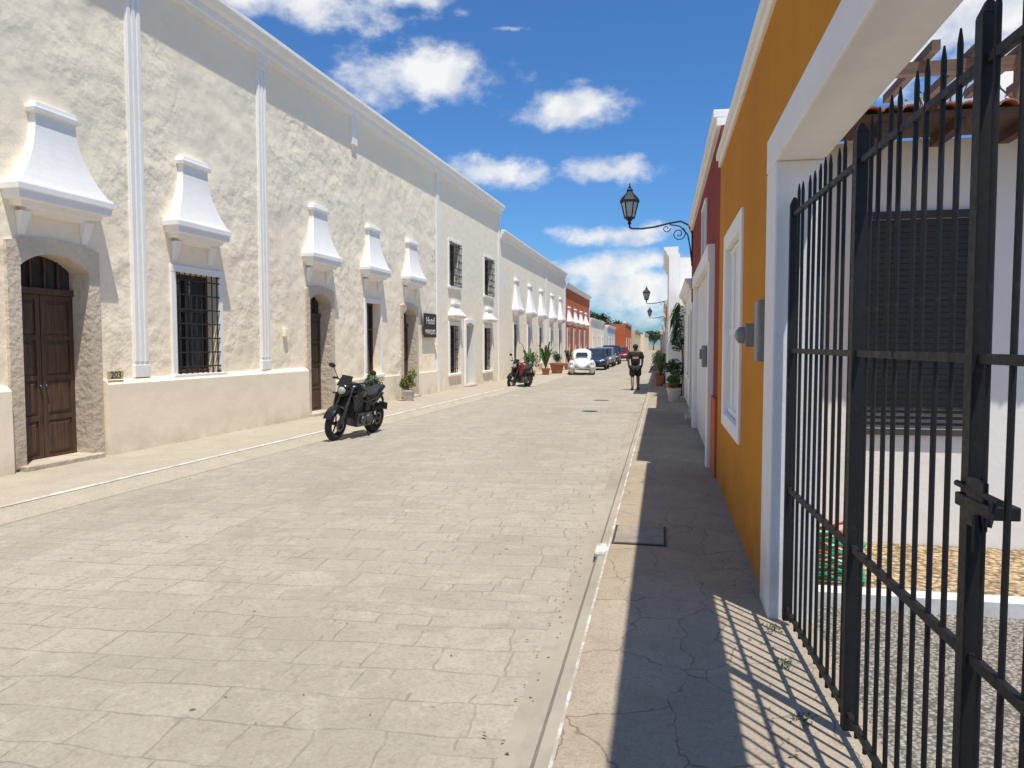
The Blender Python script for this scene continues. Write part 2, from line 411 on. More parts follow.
def hood(parent,c,z0,w,p,zt,tw,name='window_hood'):
    mb=MB()
    def ring(z,hw,pr): return [(-.02,c-hw,z),(pr,c-hw,z),(pr,c+hw,z),(-.02,c+hw,z)]
    R=[]
    hw=w/2; h=zt-z0; sl=min(.36,h*.22)
    for z,a,q in [(0,hw*.62,p*.3),(.07*sl/.36,hw*.66,p*.42),(.075*sl/.36,hw*.82,p*.62),(.15*sl/.36,hw*.86,p*.72),(.155*sl/.36,hw*.95,p*.92),(.27*sl/.36,hw*.97,p*.95),(.275*sl/.36,hw,p),(sl,hw,p),(sl+.03,hw*.98,p*.97)]:
        R.append(ring(z0+z,a,q))
    n=12
    for i in range(n+1):
        t=i/n; k=(1-t)**2.1
        R.append(ring(z0+sl+.035+(h-sl-.035-.16)*t, tw/2+(hw*.93-tw/2)*k, p*.36+(p*.9-p*.36)*k))
    for z,a,q in [(-.155,1.0,.4),(-.15,1.13,.5),(-.09,1.16,.52),(-.085,1.04,.42),(-.01,1.0,.4),(0,.85,.2)]:
        R.append(ring(zt+z,tw/2*a,p*q))
    mb.loft(R)
    return mb.obj(name,M_white,parent,bevel=.014)
def corbels(parent,c,z0,w):
    for sgn in (-1,1):
        mb=MB(); y=c+sgn*w*.36
        mb.loft([[(0,y-.05,z0-.3),(.02,y-.05,z0-.3),(.02,y+.05,z0-.3),(0,y+.05,z0-.3)],[(0,y-.07,z0-.1),(.09,y-.07,z0-.1),(.09,y+.07,z0-.1),(0,y+.07,z0-.1)],[(0,y-.08,z0+.02),(.13,y-.08,z0+.02),(.13,y+.08,z0+.02),(0,y+.08,z0+.02)]])
        mb.obj('corbel',M_white,parent,bevel=.01)
def grille(parent,s0,s1,z0,z1,x=-.06,nb=7,nh=5,r=.011,bulge=0):
    mb=MB()
    for i in range(nb):
        y=s0+(s1-s0)*(i+.5)/nb; mb.cyl((x+bulge,y,z0),(x+bulge,y,z1),r,6)
    for i in range(nh):
        z=z0+(z1-z0)*(i+.5)/nh; mb.box(x+bulge-.012,x+bulge+.012,s0,s1,z-.012,z+.012)
    if bulge:
        for z in (z0+.02,z1-.02):
            mb.box(-.02,x+bulge+.014,s0,s0+.025,z-.01,z+.014); mb.box(-.02,x+bulge+.014,s1-.025,s1,z-.01,z+.014)
    return mb.obj('grille',M_ironw,parent)
def window(parent,s0,s1,z0,z1,fw=.13,frame=None,bars=True,nb=7,nh=5,bulge=0,sill=True):
    frame=frame or M_white
    w=empty('window',parent=parent)
    if fw:
        mb=MB(); p=.035
        mb.box(-.02,p,s0-fw,s0+.004,z0,z1-.004); mb.box(-.02,p,s1-.004,s1+fw,z0,z1-.004); mb.box(-.02,p+.003,s0-fw-.003,s1+fw+.003,z1-.004,z1+fw)
        mb.obj('frame',frame,w,bevel=.008)
    if sill:
        mb=MB(); mb.box(-.2,.08,s0-fw-.03,s1+fw+.03,z0-.09,z0-.001); mb.obj('sill',frame,w,bevel=.01)
    mb=MB(); mb.quad((-.27,s0,z0),(-.27,s1,z0),(-.27,s1,z1),(-.27,s0,z1)); mb.obj('pane',M_glass,w)
    mb=MB(); m=(s0+s1)/2
    for a,b,c,d in [(s0,s0+.06,z0,z1),(s1-.06,s1,z0,z1),(m-.035,m+.035,z0,z1),(s0+.06,s1-.06,z1-.07,z1),(s0+.06,s1-.06,z0,z0+.08),(s0+.06,s1-.06,z0+(z1-z0)*.62,z0+(z1-z0)*.62+.05)]:
        mb.box(-.262,-.22,a+.002,b-.002,c+.002,d-.002)
    mb.obj('casement',M_door,w)
    if bars: grille(w,s0,s1,z0,z1,nb=nb,nh=nh,bulge=bulge)
    return w
def arch_pts(s0,s1,zs,rise,n=14,off=0):
    c=(s0+s1)/2; h=(s1-s0)/2; R=(h*h+rise*rise)/(2*rise); zc=zs+rise-R; a=math.asin(min(1,h/R))
    R2=R+off
    return [(c+R2*math.sin(-a+2*a*i/n),zc+R2*math.cos(-a+2*a*i/n)) for i in range(n+1)]
def door(parent,s0,s1,z1,fw=.2,rise=.22,frame=None,leafm=None,z0=.04,transom=True,depth=.30,panels=4):
    frame=frame or M_stone; leafm=leafm or M_door
    d=empty('door',parent=parent)
    zs=z1-rise
    ap=arch_pts(s0,s1,zs,rise)
    inn=[(s0,z0)]+[(s0,z0+(zs-z0)*k/6) for k in range(1,6)]+ap+[(s1,z0+(zs-z0)*k/6) for k in range(5,0,-1)]+[(s1,z0)]
    c0=(s0+s1)/2; hw=(s1-s0)/2
    o=[(c0+(a-c0)*(hw+fw)/hw, z1+fw-.45*rise*((a-c0)/hw)**2) for a,b in ap]
    out=[(s0-fw,z0)]+[(s0-fw,z0+(zs-z0)*k/6) for k in range(1,6)]+o+[(s1+fw,z0+(zs-z0)*k/6) for k in range(5,0,-1)]+[(s1+fw,z0)]
    mb=MB(); p=.05
    n=len(inn)
    for i in range(n-1):
        a,b=inn[i],inn[i+1]; c,e=out[i],out[i+1]
        mb.quad((p,a[0],a[1]),(p,b[0],b[1]),(p,e[0],e[1]),(p,c[0],c[1]))
        mb.quad((p,a[0],a[1]),(p,b[0],b[1]),(-depth,b[0],b[1]),(-depth,a[0],a[1]))
        mb.quad((p,c[0],c[1]),(p,e[0],e[1]),(-.01,e[0],e[1]),(-.01,c[0],c[1]))
    mb.quad((p,inn[0][0],z0),(p,out[0][0],z0),(-.01,out[0][0],z0),(-.01,inn[0][0],z0))
    mb.v=[(x,y+(.003 if abs(y-s0)<1e-6 else (-.003 if abs(y-s1)<1e-6 else 0)),z) for x,y,z in mb.v]
    mb.obj('frame',frame,d,fix=True)
    x=-depth+.02; m=(s0+s1)/2; lt=z1-(.5 if transom else 0)
    mb=MB(); N=len(ap)
    lo=lt if transom else z0
    for i in range(N-1):
        mb.quad((x-.03,ap[i][0],lo-.02),(x-.03,ap[i+1][0],lo-.02),(x-.03,ap[i+1][0],ap[i+1][1]),(x-.03,ap[i][0],ap[i][1]))
    mb.obj('transom',M_glass if transom else leafm,d)
    if transom:
        mb=MB(); mb.box(x-.02,x+.05,s0+.004,s1-.004,lt-.05,lt+.04)
        for k in range(1,5):
            yy=s0+(s1-s0)*k/5; mb.box(x-.02,x+.005,yy-.012,yy+.012,lt+.04,zs+rise*.85)
        mb.obj('transom_bar',leafm,d)
    for a,b in ((s0+.004,m-.006),(m+.006,s1-.004)):
        mb=MB(); top=lt-.052 if transom else zs
        mb.box(x-.05,x,a,b,z0,top)
        w=.075; hz=(top-z0)
        mb.box(x,x+.022,a+.001,a+w,z0+.002,top-.002); mb.box(x,x+.022,b-w,b-.001,z0+.002,top-.002)
        for k in range(panels+1):
            zz=z0+(hz-w)*k/panels; mb.box(x,x+.0205,a+w,b-w,zz+.003,zz+w-.003)
        for k in range(panels):
            z_a=z0+(hz-w)*k/panels+w+.04; z_b=z0+(hz-w)*(k+1)/panels-.04
            mb.loft([[(x,a+w+.02,z_a-.02),(x,b-w-.02,z_a-.02),(x,b-w-.02,z_b+.02),(x,a+w+.02,z_b+.02)],[(x+.018,a+w+.05,z_a+.02),(x+.018,b-w-.05,z_a+.02),(x+.018,b-w-.05,z_b-.02),(x+.018,a+w+.05,z_b-.02)]])
        leaf=mb.obj('door_leaf',leafm,d)
        mb=MB(); yk=(m-.05) if a<m-.1 else (m+.05); mb.sph((x+.045,yk,1.1),.022,8,6); mb.obj('handle',M_alu,leaf,smooth=True)
    mb=MB(); mb.box(-depth,.16,s0-.1,s1+.1,-.05,z0+.03); mb.obj('step',M_stone,d,bevel=.015)
    return d
def cornice(parent,s0,s1,zt,sc=1.0,mat=None):
    mat=mat or M_white
    mb=MB(); P=[(-.3,zt-.42*sc),(.05,zt-.42*sc),(.06,zt-.34*sc),(.11,zt-.33*sc),(.12,zt-.2*sc),(.17,zt-.17*sc),(.20,zt-.15*sc),(.24,zt-.06*sc),(.26,zt-.055*sc),(.26,zt+.02*sc),(-.3,zt+.04*sc)]
    mb.loft([[(x*sc if x>0 else x,s,z) for x,z in P] for s in (s0+.004,s1-.004)])
    return mb.obj('cornice',mat,parent)
def pilaster(parent,c,w,z0,z1,fl=True):
    mb=MB()
    mb.box(-.02,.03,c-w/2,c+w/2,z0,z1)
    if fl:
        for k in (-1,0,1): mb.box(.025,.05,c+k*w*.33-w*.12,c+k*w*.33+w*.12,z0+.25,z1-.3)
        mb.box(-.02,.058,c-w/2-.01,c+w/2+.01,z0-.002,z0+.2); mb.box(-.02,.058,c-w/2-.01,c+w/2+.01,z1-.28,z1-.2); mb.box(-.02,.07,c-w/2-.02,c+w/2+.02,z1-.12,z1+.002)
    else: mb.box(-.02,.06,c-w/2-.02,c+w/2+.02,z1-.2,z1+.002)
    return mb.obj('pilaster',M_white,parent,bevel=.008)
def text_mesh(name,body,size,mat,parent,loc,rot,ext=.004,sx=1):
    cu=bpy.data.curves.new(name,'FONT'); cu.body=body; cu.size=size; cu.extrude=ext; cu.align_x='CENTER'; cu.align_y='CENTER'
    t=bpy.data.objects.new(name,cu); COL.objects.link(t)
    dg=bpy.context.evaluated_depsgraph_get(); me=bpy.data.meshes.new_from_object(t.evaluated_get(dg))
    bpy.data.objects.remove(t); me.materials.clear(); me.materials.append(mat)
    o=bpy.data.objects.new(name,me); COL.objects.link(o); o.parent=parent; o.location=loc; o.rotation_euler=rot; o.scale=(sx,1,1)
    return o

ANG=-math.atan(.04)
ZT=8.0
B1=empty('colonial_house',(-8.75,0,0),(0,0,ANG),'long cream plastered colonial house with white flared hoods','house')
ops=[(8.55,9.72,-.1,2.95),(11.66,12.86,1.17,2.95),(16.3,17.35,-.1,2.9),(19.45,20.4,.85,2.85),(22.1,23.2,-.1,2.8),(4.0,5.2,1.17,2.95)]
mb=MB(); facade(mb,0,25.2,-.1,7.7,.45,ops); shell(mb,0,25.2,7.9,9,.45); mb.obj('wall',M_cream,B1)
cornice(B1,0,25.2,ZT)
for a,b in ((-.0,3.2),(5.5,8.30),(9.97,16.08)):
    mb=MB()
    mb.loft([[(-.02,a,-.05),(.12,a,-.05),(.11,a,1.08),(.06,a,1.14),(-.02,a,1.16)],[(-.02,b,-.05),(.12,b,-.05),(.11,b,1.08),(.06,b,1.14),(-.02,b,1.16)]])
    mb.obj('plinth',M_creamp,B1)
for a,b in ((17.6,21.86),(23.45,25.19)):
    mb=MB(); mb.box(-.02,.05,a,b,-.05,.75); mb.obj('plinth',M_creamp,B1)
for c,w in ((10.78,.33),(14.43,.33),(0.6,.33)): pilaster(B1,c,w,1.165,7.6)
mb=MB(); mb.box(-.02,.07,18.6,18.9,6.9,7.6); mb.obj('rain_spout',M_white,B1)
door(B1,8.55,9.72,2.95,fw=.2,rise=.2)
window(B1,11.66,12.86,1.17,2.95,fw=.12,nb=8,nh=7,bulge=.10)
door(B1,16.3,17.35,2.9,fw=.17,rise=.18)
window(B1,19.45,20.4,.85,2.85,fw=.12,bars=False)
door(B1,22.1,23.2,2.8,fw=.17,rise=.18)
for c,w,n in ((9.15,1.65,'door_hood'),(12.15,1.50,'window_hood'),(16.75,1.45,'door_hood'),(19.85,1.45,'window_hood'),(22.8,1.45,'door_hood'),(4.6,1.5,'window_hood')):
    hood(B1,c,3.45,w,.30,4.97,.68,n); corbels(B1,c,3.45,w*.9)
window(B1,4.0,5.2,1.17,2.95,fw=.13,nb=8,nh=7,bulge=.10)
num=empty('house_number',(.115,10.14,1.20),parent=B1)
mb=MB(); mb.box(0,.02,-.16,.16,-.065,.065); mb.obj('tile',M_plate,num,loc=(-.04,0,.02),bevel=.003)
text_mesh('digits','203',.15,M_textk,num,(-.018,0,.02),(D2R(90),0,D2R(90)),.002)
for y,z in ((15.2,1.95),(25.1,1.6)):
    mb=MB(); mb.box(0,.08,y-.07,y+.07,z-.09,z+.09); mb.obj('junction_box',M_cream2,B1,bevel=.01)
B2=empty('hotel_building',(-8.75,0,0),(0,0,ANG),'two-storey cream hotel with iron balcony windows','hotel')
ops=[(26.7,27.9,.6,2.4),(28.7,29.75,-.1,2.55),(31.35,32.6,.55,2.4),(26.65,27.95,3.85,5.45),(31.4,32.8,3.8,5.4)]
mb=MB(); facade(mb,25.205,34.095,-.1,7.7,.45,ops); shell(mb,25.205,34.095,7.9,9,.45); mb.obj('wall',M_cream2,B2)
cornice(B2,25.2,34.1,ZT)
pilaster(B2,25.4,.30,.0,7.6,False); pilaster(B2,33.9,.30,.0,7.6,False)
window(B2,26.7,27.9,.6,2.4,nb=6); door(B2,28.7,29.75,2.55,fw=.14,rise=.1,transom=False,frame=M_white); window(B2,31.35,32.6,.55,2.4,nb=6)
for a,b,c,d in ((26.65,27.95,3.85,5.45),(31.4,32.8,3.8,5.4)): window(B2,a,b,c,d,nb=7,nh=6,bulge=.16,fw=.1)
hood(B2,27.3,2.62,1.5,.26,3.3,.7); hood(B2,32.0,2.62,1.5,.26,3.3,.7)
S=empty('hotel_sign',(-8.75,0,0),(0,0,ANG),'dark wooden hotel sign board with white lettering','sign')
mb=MB(); mb.box(.09,.12,23.72,24.92,1.92,2.72); mb.obj('board',M_sign,S,bevel=.004)
for y in (23.95,24.7):
    mb=MB(); mb.cyl((-.01,y,2.4),(.09,y,2.4),.02,8); mb.obj('bracket',M_ironw,S)
text_mesh('lettering','Hotel',.34,M_text,S,(.124,24.32,2.47),(D2R(90),0,D2R(90)),.003,1.05)
text_mesh('lettering','MARQUES',.22,M_text,S,(.124,24.32,2.10),(D2R(90),0,D2R(90)),.003)
X3=-7.39; A3=-math.atan(.008)
B3=empty('cream_house',(X3,34.1,0),(0,0,A3),'cream two-tone house with a row of white hoods','house')
cs=[3.6,7.4,11.2,15.5,19.5]
ops=[]
for i,c in enumerate(cs):
    ops.append((c-.5,c+.5,-.1 if i%2 else .6,2.7))
mb=MB(); facade(mb,0.02,22.1,-.1,6.7,.4,ops); shell(mb,0.02,22.1,6.8,9,.4); mb.obj('wall',M_cream2,B3)
cornice(B3,.02,22.1,6.95,.9)
for i,c in enumerate(cs):
    if i%2: door(B3,c-.5,c+.5,2.7,fw=.15,rise=.15,frame=M_white,depth=.25)
    else: window(B3,c-.5,c+.5,.6,2.7,nb=6)
    hood(B3,c,3.1,1.6,.34,5.0,.7)
pilaster(B3,13.4,.3,0,6.5,False); pilaster(B3,21.9,.3,0,6.5,False)
B4=empty('terracotta_house',(X3+.18,56.25,0),(0,0,A3),'terracotta red house with white trim and parapet','house')
ops=[(c-.55,c+.55,-.1,2.8) for c in (2,6,10,14)]
mb=MB(); facade(mb,0,18,-.1,6.1,.4,ops); shell(mb,0,18,6.2,9,.4); mb.obj('wall',M_terra,B4)
cornice(B4,0,18,6.35,.9)
for c in (2,6,10,14): door(B4,c-.55,c+.55,2.8,fw=.2,rise=.12,frame=M_white,depth=.25); hood(B4,c,3.15,1.6,.4,4.6,.7,'door_hood')
pilaster(B4,.2,.35,0,6,False); pilaster(B4,17.8,.35,0,6,False)
def house(name,x,y0,y1,h,mat,label,side,deep=8,nwin=3,trim=None):
    trim=trim or M_white
    e=empty(name,(x,0,0),(0,0,0 if side<0 else math.pi),label,'house')
    a,b=(y0,y1) if side<0 else (-y1,-y0)
    n=nwin; L=b-a
    ops=[]
    for i in range(n):
        c=a+L*(i+.5)/n; isd=(i%2==0)
        ops.append((c-.5,c+.5,-.1 if isd else .9,2.5))
    mb=MB(); facade(mb,a+.02,b-.02,-.1,h-.2,.35,ops); shell(mb,a+.02,b-.02,h,deep,.35); mb.obj('wall',mat,e)
    cornice(e,a+.02,b-.02,h,.7,trim)
    for i,o in enumerate(ops):
        if i%2==0: door(e,o[0],o[1],o[3],fw=.14,rise=.1,frame=trim,transom=False,depth=.25)
        else: window(e,o[0],o[1],o[2],o[3],nb=5)
    return e
house('cream_row_house',-7.0,75,92,4.3,M_cream2,'low cream house with plain parapet',-1)
house('grey_row_house',-6.6,92.5,108,4.0,M_blue,'low pale grey house by the street',-1)
house('orange_house',-5.2,109,130,4.9,M_terra,'bright terracotta house closing the street view',-1)
house('yellow_house',-4.6,131,165,4.3,M_far,'pale yellow low house at the street end',-1)
house('white_house',-3.8,166,215,4.2,M_cream2,'distant whitewashed row house',-1)

# ------------------------------------------------------------------ right side
RX=.69
R1=empty('ochre_house',(RX,0,0),(0,0,math.pi),'ochre orange house wall with white gateway surround','house')
TOP=3.98
mb=MB(); facade(mb,-9.75,3.0,-.1,TOP-.1,.24,[(-8.65,-7.05,.92,2.75),(-4.8,-.3,-.1,2.81)])
mb.obj('wall',M_orange,R1)
mb=MB(); mb.box(-.3,.03,-9.745,3.0,TOP-.1,TOP-.02); mb.box(-.3,.06,-9.745,3.0,TOP-.02,TOP+.06); mb.obj('cornice',M_white,R1,bevel=.01)
mb=MB(); t=.24
mb.box(-t-.01,.03,-5.2,-4.795,-.02,2.80); mb.box(-t-.012,.033,-5.2,.05,2.80,3.02); mb.box(-t-.01,.03,-.305,.05,-.02,2.80)
mb.obj('gateway_surround',M_whiteb,R1,bevel=.012)
w=empty('window',parent=R1)
mb=MB()
for a,b,c,d in ((-8.80,-8.63,.80,2.90),(-7.07,-6.90,.80,2.90),(-8.63,-7.07,2.73,2.90),(-8.63,-7.07,.80,.94)): mb.box(-.05,.025,a,b,c,d)
mb.obj('frame',M_white,w,bevel=.01)
mb=MB(); mb.box(-.08,-.045,-8.628,-7.072,.942,2.728)
mb.obj('shutter',M_whiteb,w)
mb=MB()
for k in range(4):
    a=-8.62+k*.49; mb.box(-.045,-.03,a,a+.06,.95,2.72)
for z in (.95,1.8,2.65): mb.box(-.045,-.032,-8.62,-7.08,z,z+.06)
mb.obj('shutter_frame',M_whiteb,w)
E=empty('electricity_meter',(RX,5.42,1.58),(0,0,math.pi),'grey electricity meter and junction box on the ochre wall','meter')
mb=MB(); mb.box(0,.06,-.09,.09,.0,.42); mb.obj('box',M_metal,E,bevel=.015)
mb=MB(); mb.box(.0,.10,-.40,-.28,.10,.27); mb.obj('junction_box',M_metal,E,bevel=.012)
mb=MB(); mb.cyl((.10,-.34,.185),(.14,-.34,.185),.06,20); mb.sph((.14,-.34,.185),(.025,.05,.05),16,8); mb.obj('dial',M_metal,E,smooth=True)
R2=empty('red_house',(RX,0,0),(0,0,math.pi),'dark red house with wide white portal','house')
mb=MB(); facade(mb,-19.0,-9.76,-.1,4.4,.3,[(-15.6,-10.9,-.1,2.85),(-13.7,-12.7,3.1,4.0),(-18.2,-17.2,-.1,2.5)]); shell(mb,-19.0,-12.3,4.75,8,.3); mb.obj('wall',M_red,R2)
mb=MB(); mb.box(-.3,.06,-18.99,-9.765,4.4,4.5); mb.box(-.3,.10,-18.99,-9.765,4.5,4.6); mb.obj('cornice',M_white,R2,bevel=.01)
mb=MB(); mb.box(-.1,.08,-15.9,-15.58,-.02,2.83); mb.box(-.1,.08,-10.92,-10.6,-.02,2.83); mb.box(-.1,.10,-15.9,-10.6,2.83,3.06); mb.obj('portal_surround',M_white,R2,bevel=.01)
mb=MB(); mb.box(-.05,-.02,-15.575,-10.925,0,2.825)
for k in range(15): mb.box(-.02,-.005,-15.55+k*.305,-15.29+k*.305,.04,2.8)
mb.obj('garage_door',M_whiteb,R2)
window(R2,-13.7,-12.7,3.1,4.0,fw=.06,nb=6,nh=3); door(R2,-18.2,-17.2,2.5,fw=.15,rise=.1,frame=M_white)
mb=MB(); mb.box(0,.03,-10.58,-9.78,-.02,1.0); mb.obj('plinth',M_terra,R2)
E2=empty('electricity_meter',(RX,10.75,1.38),(0,0,math.pi),'small grey electricity meter beside a white portal','meter')
mb=MB(); mb.box(.085,.15,-.1,.1,0,.3); mb.obj('box',M_metal,E2,bevel=.015)
mb=MB(); mb.cyl((.15,0,.18),(.18,0,.18),.07,14); mb.obj('dial',M_metal,E2)
house('white_wall_house',.72,19.05,25.95,3.3,M_white,'low white house with plain doorway',1,nwin=2)
house('white_house',.2,26,33,4.95,M_white,'tall whitewashed house standing forward',1,nwin=2)
house('cream_shop',.42,33.2,46,4.0,M_far,'pale yellow shop house with cornice',1)
house('terracotta_shop',.25,46.2,62,4.3,M_terra,'terracotta house front on narrow pavement',1)
house('white_house',.3,62.2,90,4.0,M_cream2,'cream row house further along the street',1)
house('grey_house',.1,90.2,130,4.2,M_blue,'pale grey row house further along the street',1)
house('ochre_row_house',-.3,130.2,220,4.1,M_far,'distant ochre row house',1)

# ---- courtyard
mb=MB(); mb.box(.93,14,-3,6.7,-.2,-.004); tag(mb.obj('courtyard_ground',M_gravg),kind='structure',label='tan gravel courtyard floor behind the gate')
mb=MB(); mb.box(.94,9,5.25,6.69,-.004,.035); tag(mb.obj('gravel_bed',M_grav),kind='structure',label='yellow gravel bed under the house wall')
mb=MB(); mb.box(.94,9,5.10,5.25,-.004,.09); tag(mb.obj('kerb',M_whiteb),kind='structure',label='white painted edging of the gravel bed')
CH=empty('courtyard_house',(0,6.7,0),(0,0,0),'white courtyard house with timber eave and grey shutter','house')
SX0,SX1=1.62,2.46
mb=MB(); mb.box(.932,9,.0,.05,-.1,1.0); mb.box(.932,9,.0,.05,2.72,3.35); mb.box(.932,SX0,0,.05,1.0,2.72); mb.box(SX1,9,0,.05,1.0,2.72)
mb.box(.932,9,.05,5.0,-.1,3.3); mb.obj('wall',M_white,CH)
mb=MB()
for k in range(34):
    z=1.0+k*.0505; mb.loft([[(SX0,.012,z),(SX1,.012,z),(SX1,.049,z),(SX0,.049,z)],[(SX0,.024,z+.049),(SX1,.024,z+.049),(SX1,.049,z+.049),(SX0,.049,z+.049)]])
mb.obj('roller_shutter',M_shut,CH)
mb=MB(); mb.box(SX0-.05,SX1+.05,-.03,-.001,2.72,2.78); mb.box(SX0-.05,SX0,-.03,-.001,1.0,2.72); mb.box(SX1,SX1+.05,-.03,-.001,1.0,2.72); mb.box(SX0-.05,SX1+.05,-.04,-.001,.95,1.0); mb.obj('shutter_frame',M_shut,CH)
mb=MB()
n=62
for i in range(n):
    x=1.0+i*.13
    R=[]
    for y,z in ((-.62,3.42),(.1,3.50)):
        R.append([(x+.066*math.cos(a),y,z+.045*math.sin(a)) for a in [math.pi*k/8 for k in range(9)]]+[(x-.055*math.cos(a),y,z+.032*math.sin(a)) for a in [math.pi*k/8 for k in range(9)]])
    mb.loft(R)
mb.obj('roof_tile',M_tile,CH)
mb=MB(); mb.box(.94,9,-.56,-.0,3.37,3.42)
for i in range(16): mb.box(1.1+i*.5,1.18+i*.5,-.53,-.0,3.29,3.37)
mb.obj('eave_beam',M_roofw,CH)
PG=empty('roof_pergola',(1.9,8.6,3.3),(0,0,0),'dark wooden pergola on the roof terrace','pergola')
for x in (0,1.6,3.2):
    mb=MB(); mb.box(x,x+.1,0,.1,0,1.2); mb.obj('post',M_roofw,PG)
mb=MB(); mb.box(-.3,3.6,0.0,.12,1.2,1.32); mb.obj('beam',M_roofw,PG)
mb=MB()
for i in range(9): mb.box(-.2+i*.45,-.12+i*.45,-.3,1.4,1.322,1.42)
mb.obj('rafters',M_roofw,PG)
H=empty('garden_hose',(1.20,5.45,.04),(0,0,0),'coiled green and orange garden hose on gravel','hose')
for mat,dx,dy,hh in ((M_hose,0,0,.0),(M_hoser,.03,.22,.03)):
    mb=MB(); pts=[]
    for i in range(150):
        a=i*.24; r=.17+.03*math.sin(i*.7)
        pts.append((dx+r*math.cos(a),dy+.4*r*math.sin(a)+.03*math.sin(i*.21),hh+.02+.0022*i+.03*math.sin(a*2)))
    mb.tube(pts,.013,6); mb.obj('coil',mat,H,smooth=True)

# ---- iron gate
GX0,GY0=.755,4.70
gang=math.atan(.039)
G=empty('iron_gate',(GX0,GY0,0),(0,0,-math.pi/2+gang),'tall black iron bar gate with pointed spikes','gate')
L=4.3
def rail(z,h=.05,t=.012):
    mb=MB(); mb.box(0.0,L,-t,t,z-h/2,z+h/2); mb.obj('rail',M_iron,G,bevel=.003)
for z in (2.46,1.66): rail(z,.028,.011)
rail(.83,.032,.011); rail(.10,.032,.011)
posts=[0.0,1.30,2.43]
for x in posts:
    mb=MB(); w=.025 if x else .020
    zt=2.58 if x else 2.52
    mb.box(x-w,x+w,-.024,.024,.03,zt)
    mb.loft([[(x-w,-.024,zt),(x+w,-.024,zt),(x+w,.024,zt),(x-w,.024,zt)],[(x-.008,-.008,zt+.04),(x+.008,-.008,zt+.04),(x+.008,.008,zt+.04),(x-.008,.008,zt+.04)]])
    mb.obj('gate_post',M_iron,G,bevel=.003)
bar=MB(); bar.loft([[(r*math.cos(k*math.pi/4),r*math.sin(k*math.pi/4),z) for k in range(8)] for r,z in ((.0092,.06),(.0092,2.57),(.0075,2.585),(.003,2.615))])
SP=.119
bo=bar.obj('bar',M_iron,G,loc=(SP,0,0),smooth=True)
x=SP*2
while x<L:
    if min(abs(x-p) for p in posts)>.045:
        c=bo.copy(); COL.objects.link(c); c.parent=G; c.location=(x+random.uniform(-.004,.004),0,random.uniform(-.012,.008))
        c.rotation_euler=(random.uniform(-.003,.003),random.uniform(-.003,.003),0)
    x+=SP
lk=empty('lock',(2.50,0,1.27),parent=G)
mb=MB(); mb.box(-.03,.075,-.036,-.022,-.06,.07); mb.box(-.09,.12,-.04,.035,-.018,.018); mb.obj('latch_plate',M_iron,lk,bevel=.004)
mb=MB(); mb.cyl((-.10,-.03,.04),(.15,-.03,.035),.009,8); mb.cyl((.13,-.03,.04),(.14,-.05,-.03),.008,8); mb.cyl((.05,-.04,-.02),(.08,-.05,-.11),.012,8); mb.obj('bolt',M_iron,lk)

# ------------------------------------------------------------------ street lamps
def lamp(y,xw,z):
    e=empty('street_lamp',(xw,y,z),(0,0,math.pi),'black iron lantern on scrolled wall bracket','street lamp',group='wall lanterns along the street')
    mb=MB(); A=1.5
    pts=[(0,0,-.1),(.10,0,.12),(.28,0,.22),(.55,0,.18),(.9,0,.10),(1.2,0,.07),(A-.05,0,.08),(A,0,.12),(A,0,.2)]
    P=[]
    for i in range(len(pts)-1):
        for k in range(4):
            t=k/4; a,b=Vector(pts[i]),Vector(pts[i+1]); P.append(a.lerp(b,t))
    P.append(Vector(pts[-1])); mb.tube(P,.022,8)
    mb.tube([(.02,0,-.75),(.06,0,-.4),(.12,0,-.1),(.3,0,.1),(.55,0,.15)],.016,8)
    sp=[]
    for i in range(28):
        a=i*.36; r=.17*(1-i/34); sp.append((.33+r*math.cos(a+2.2),0,-.08+r*math.sin(a+2.2)))
    mb.tube(sp,.013,6)
    sp=[]
    for i in range(20):
        a=i*.36; r=.10*(1-i/24); sp.append((.62-r*math.cos(a),0,.06-r*math.sin(a)))
    mb.tube(sp,.011,6)
    mb.box(0,.03,-.05,.05,-.85,.05)
    mb.obj('bracket',M_iron,e,smooth=True)
    l=empty('lantern',(A,0,.2),parent=e)
    def hexr(r,z,n=6): return [(r*math.cos(2*math.pi*j/n),r*math.sin(2*math.pi*j/n),z) for j in range(n)]
    mb=MB(); mb.lathe((0,0,0),[(.03,-.02),(.05,0),(.03,.04),(.07,.09),(.13,.12),(.13,.15)],12); mb.obj('lantern_base',M_iron,l,smooth=True)
    mb=MB(); mb.loft([hexr(.115,.15),hexr(.20,.52)]); mb.obj('lantern_glass',M_lglass,l)
    mb=MB()
    for j in range(6):
        a=2*math.pi*j/6; mb.cyl((.12*math.cos(a),.12*math.sin(a),.15),(.207*math.cos(a),.207*math.sin(a),.52),.016,6)
    mb.loft([hexr(.235,.50),hexr(.235,.55)])
    mb.obj('lantern_frame',M_iron,l)
    mb=MB(); mb.loft([hexr(.24,.55),hexr(.19,.63),hexr(.10,.72),hexr(.07,.76),hexr(.08,.80),hexr(.05,.84)]); mb.lathe((0,0,.84),[(.03,0),(.035,.04),(.012,.07),(.018,.1),(.004,.14)],10); mb.obj('lantern_roof',M_iron,l)
    return e
l1=lamp(18.6,RX,4.42)
copy_thing(l1,(.42,37.5,3.62),scale=.80)
copy_thing(l1,(.25,58,3.6),scale=.80)

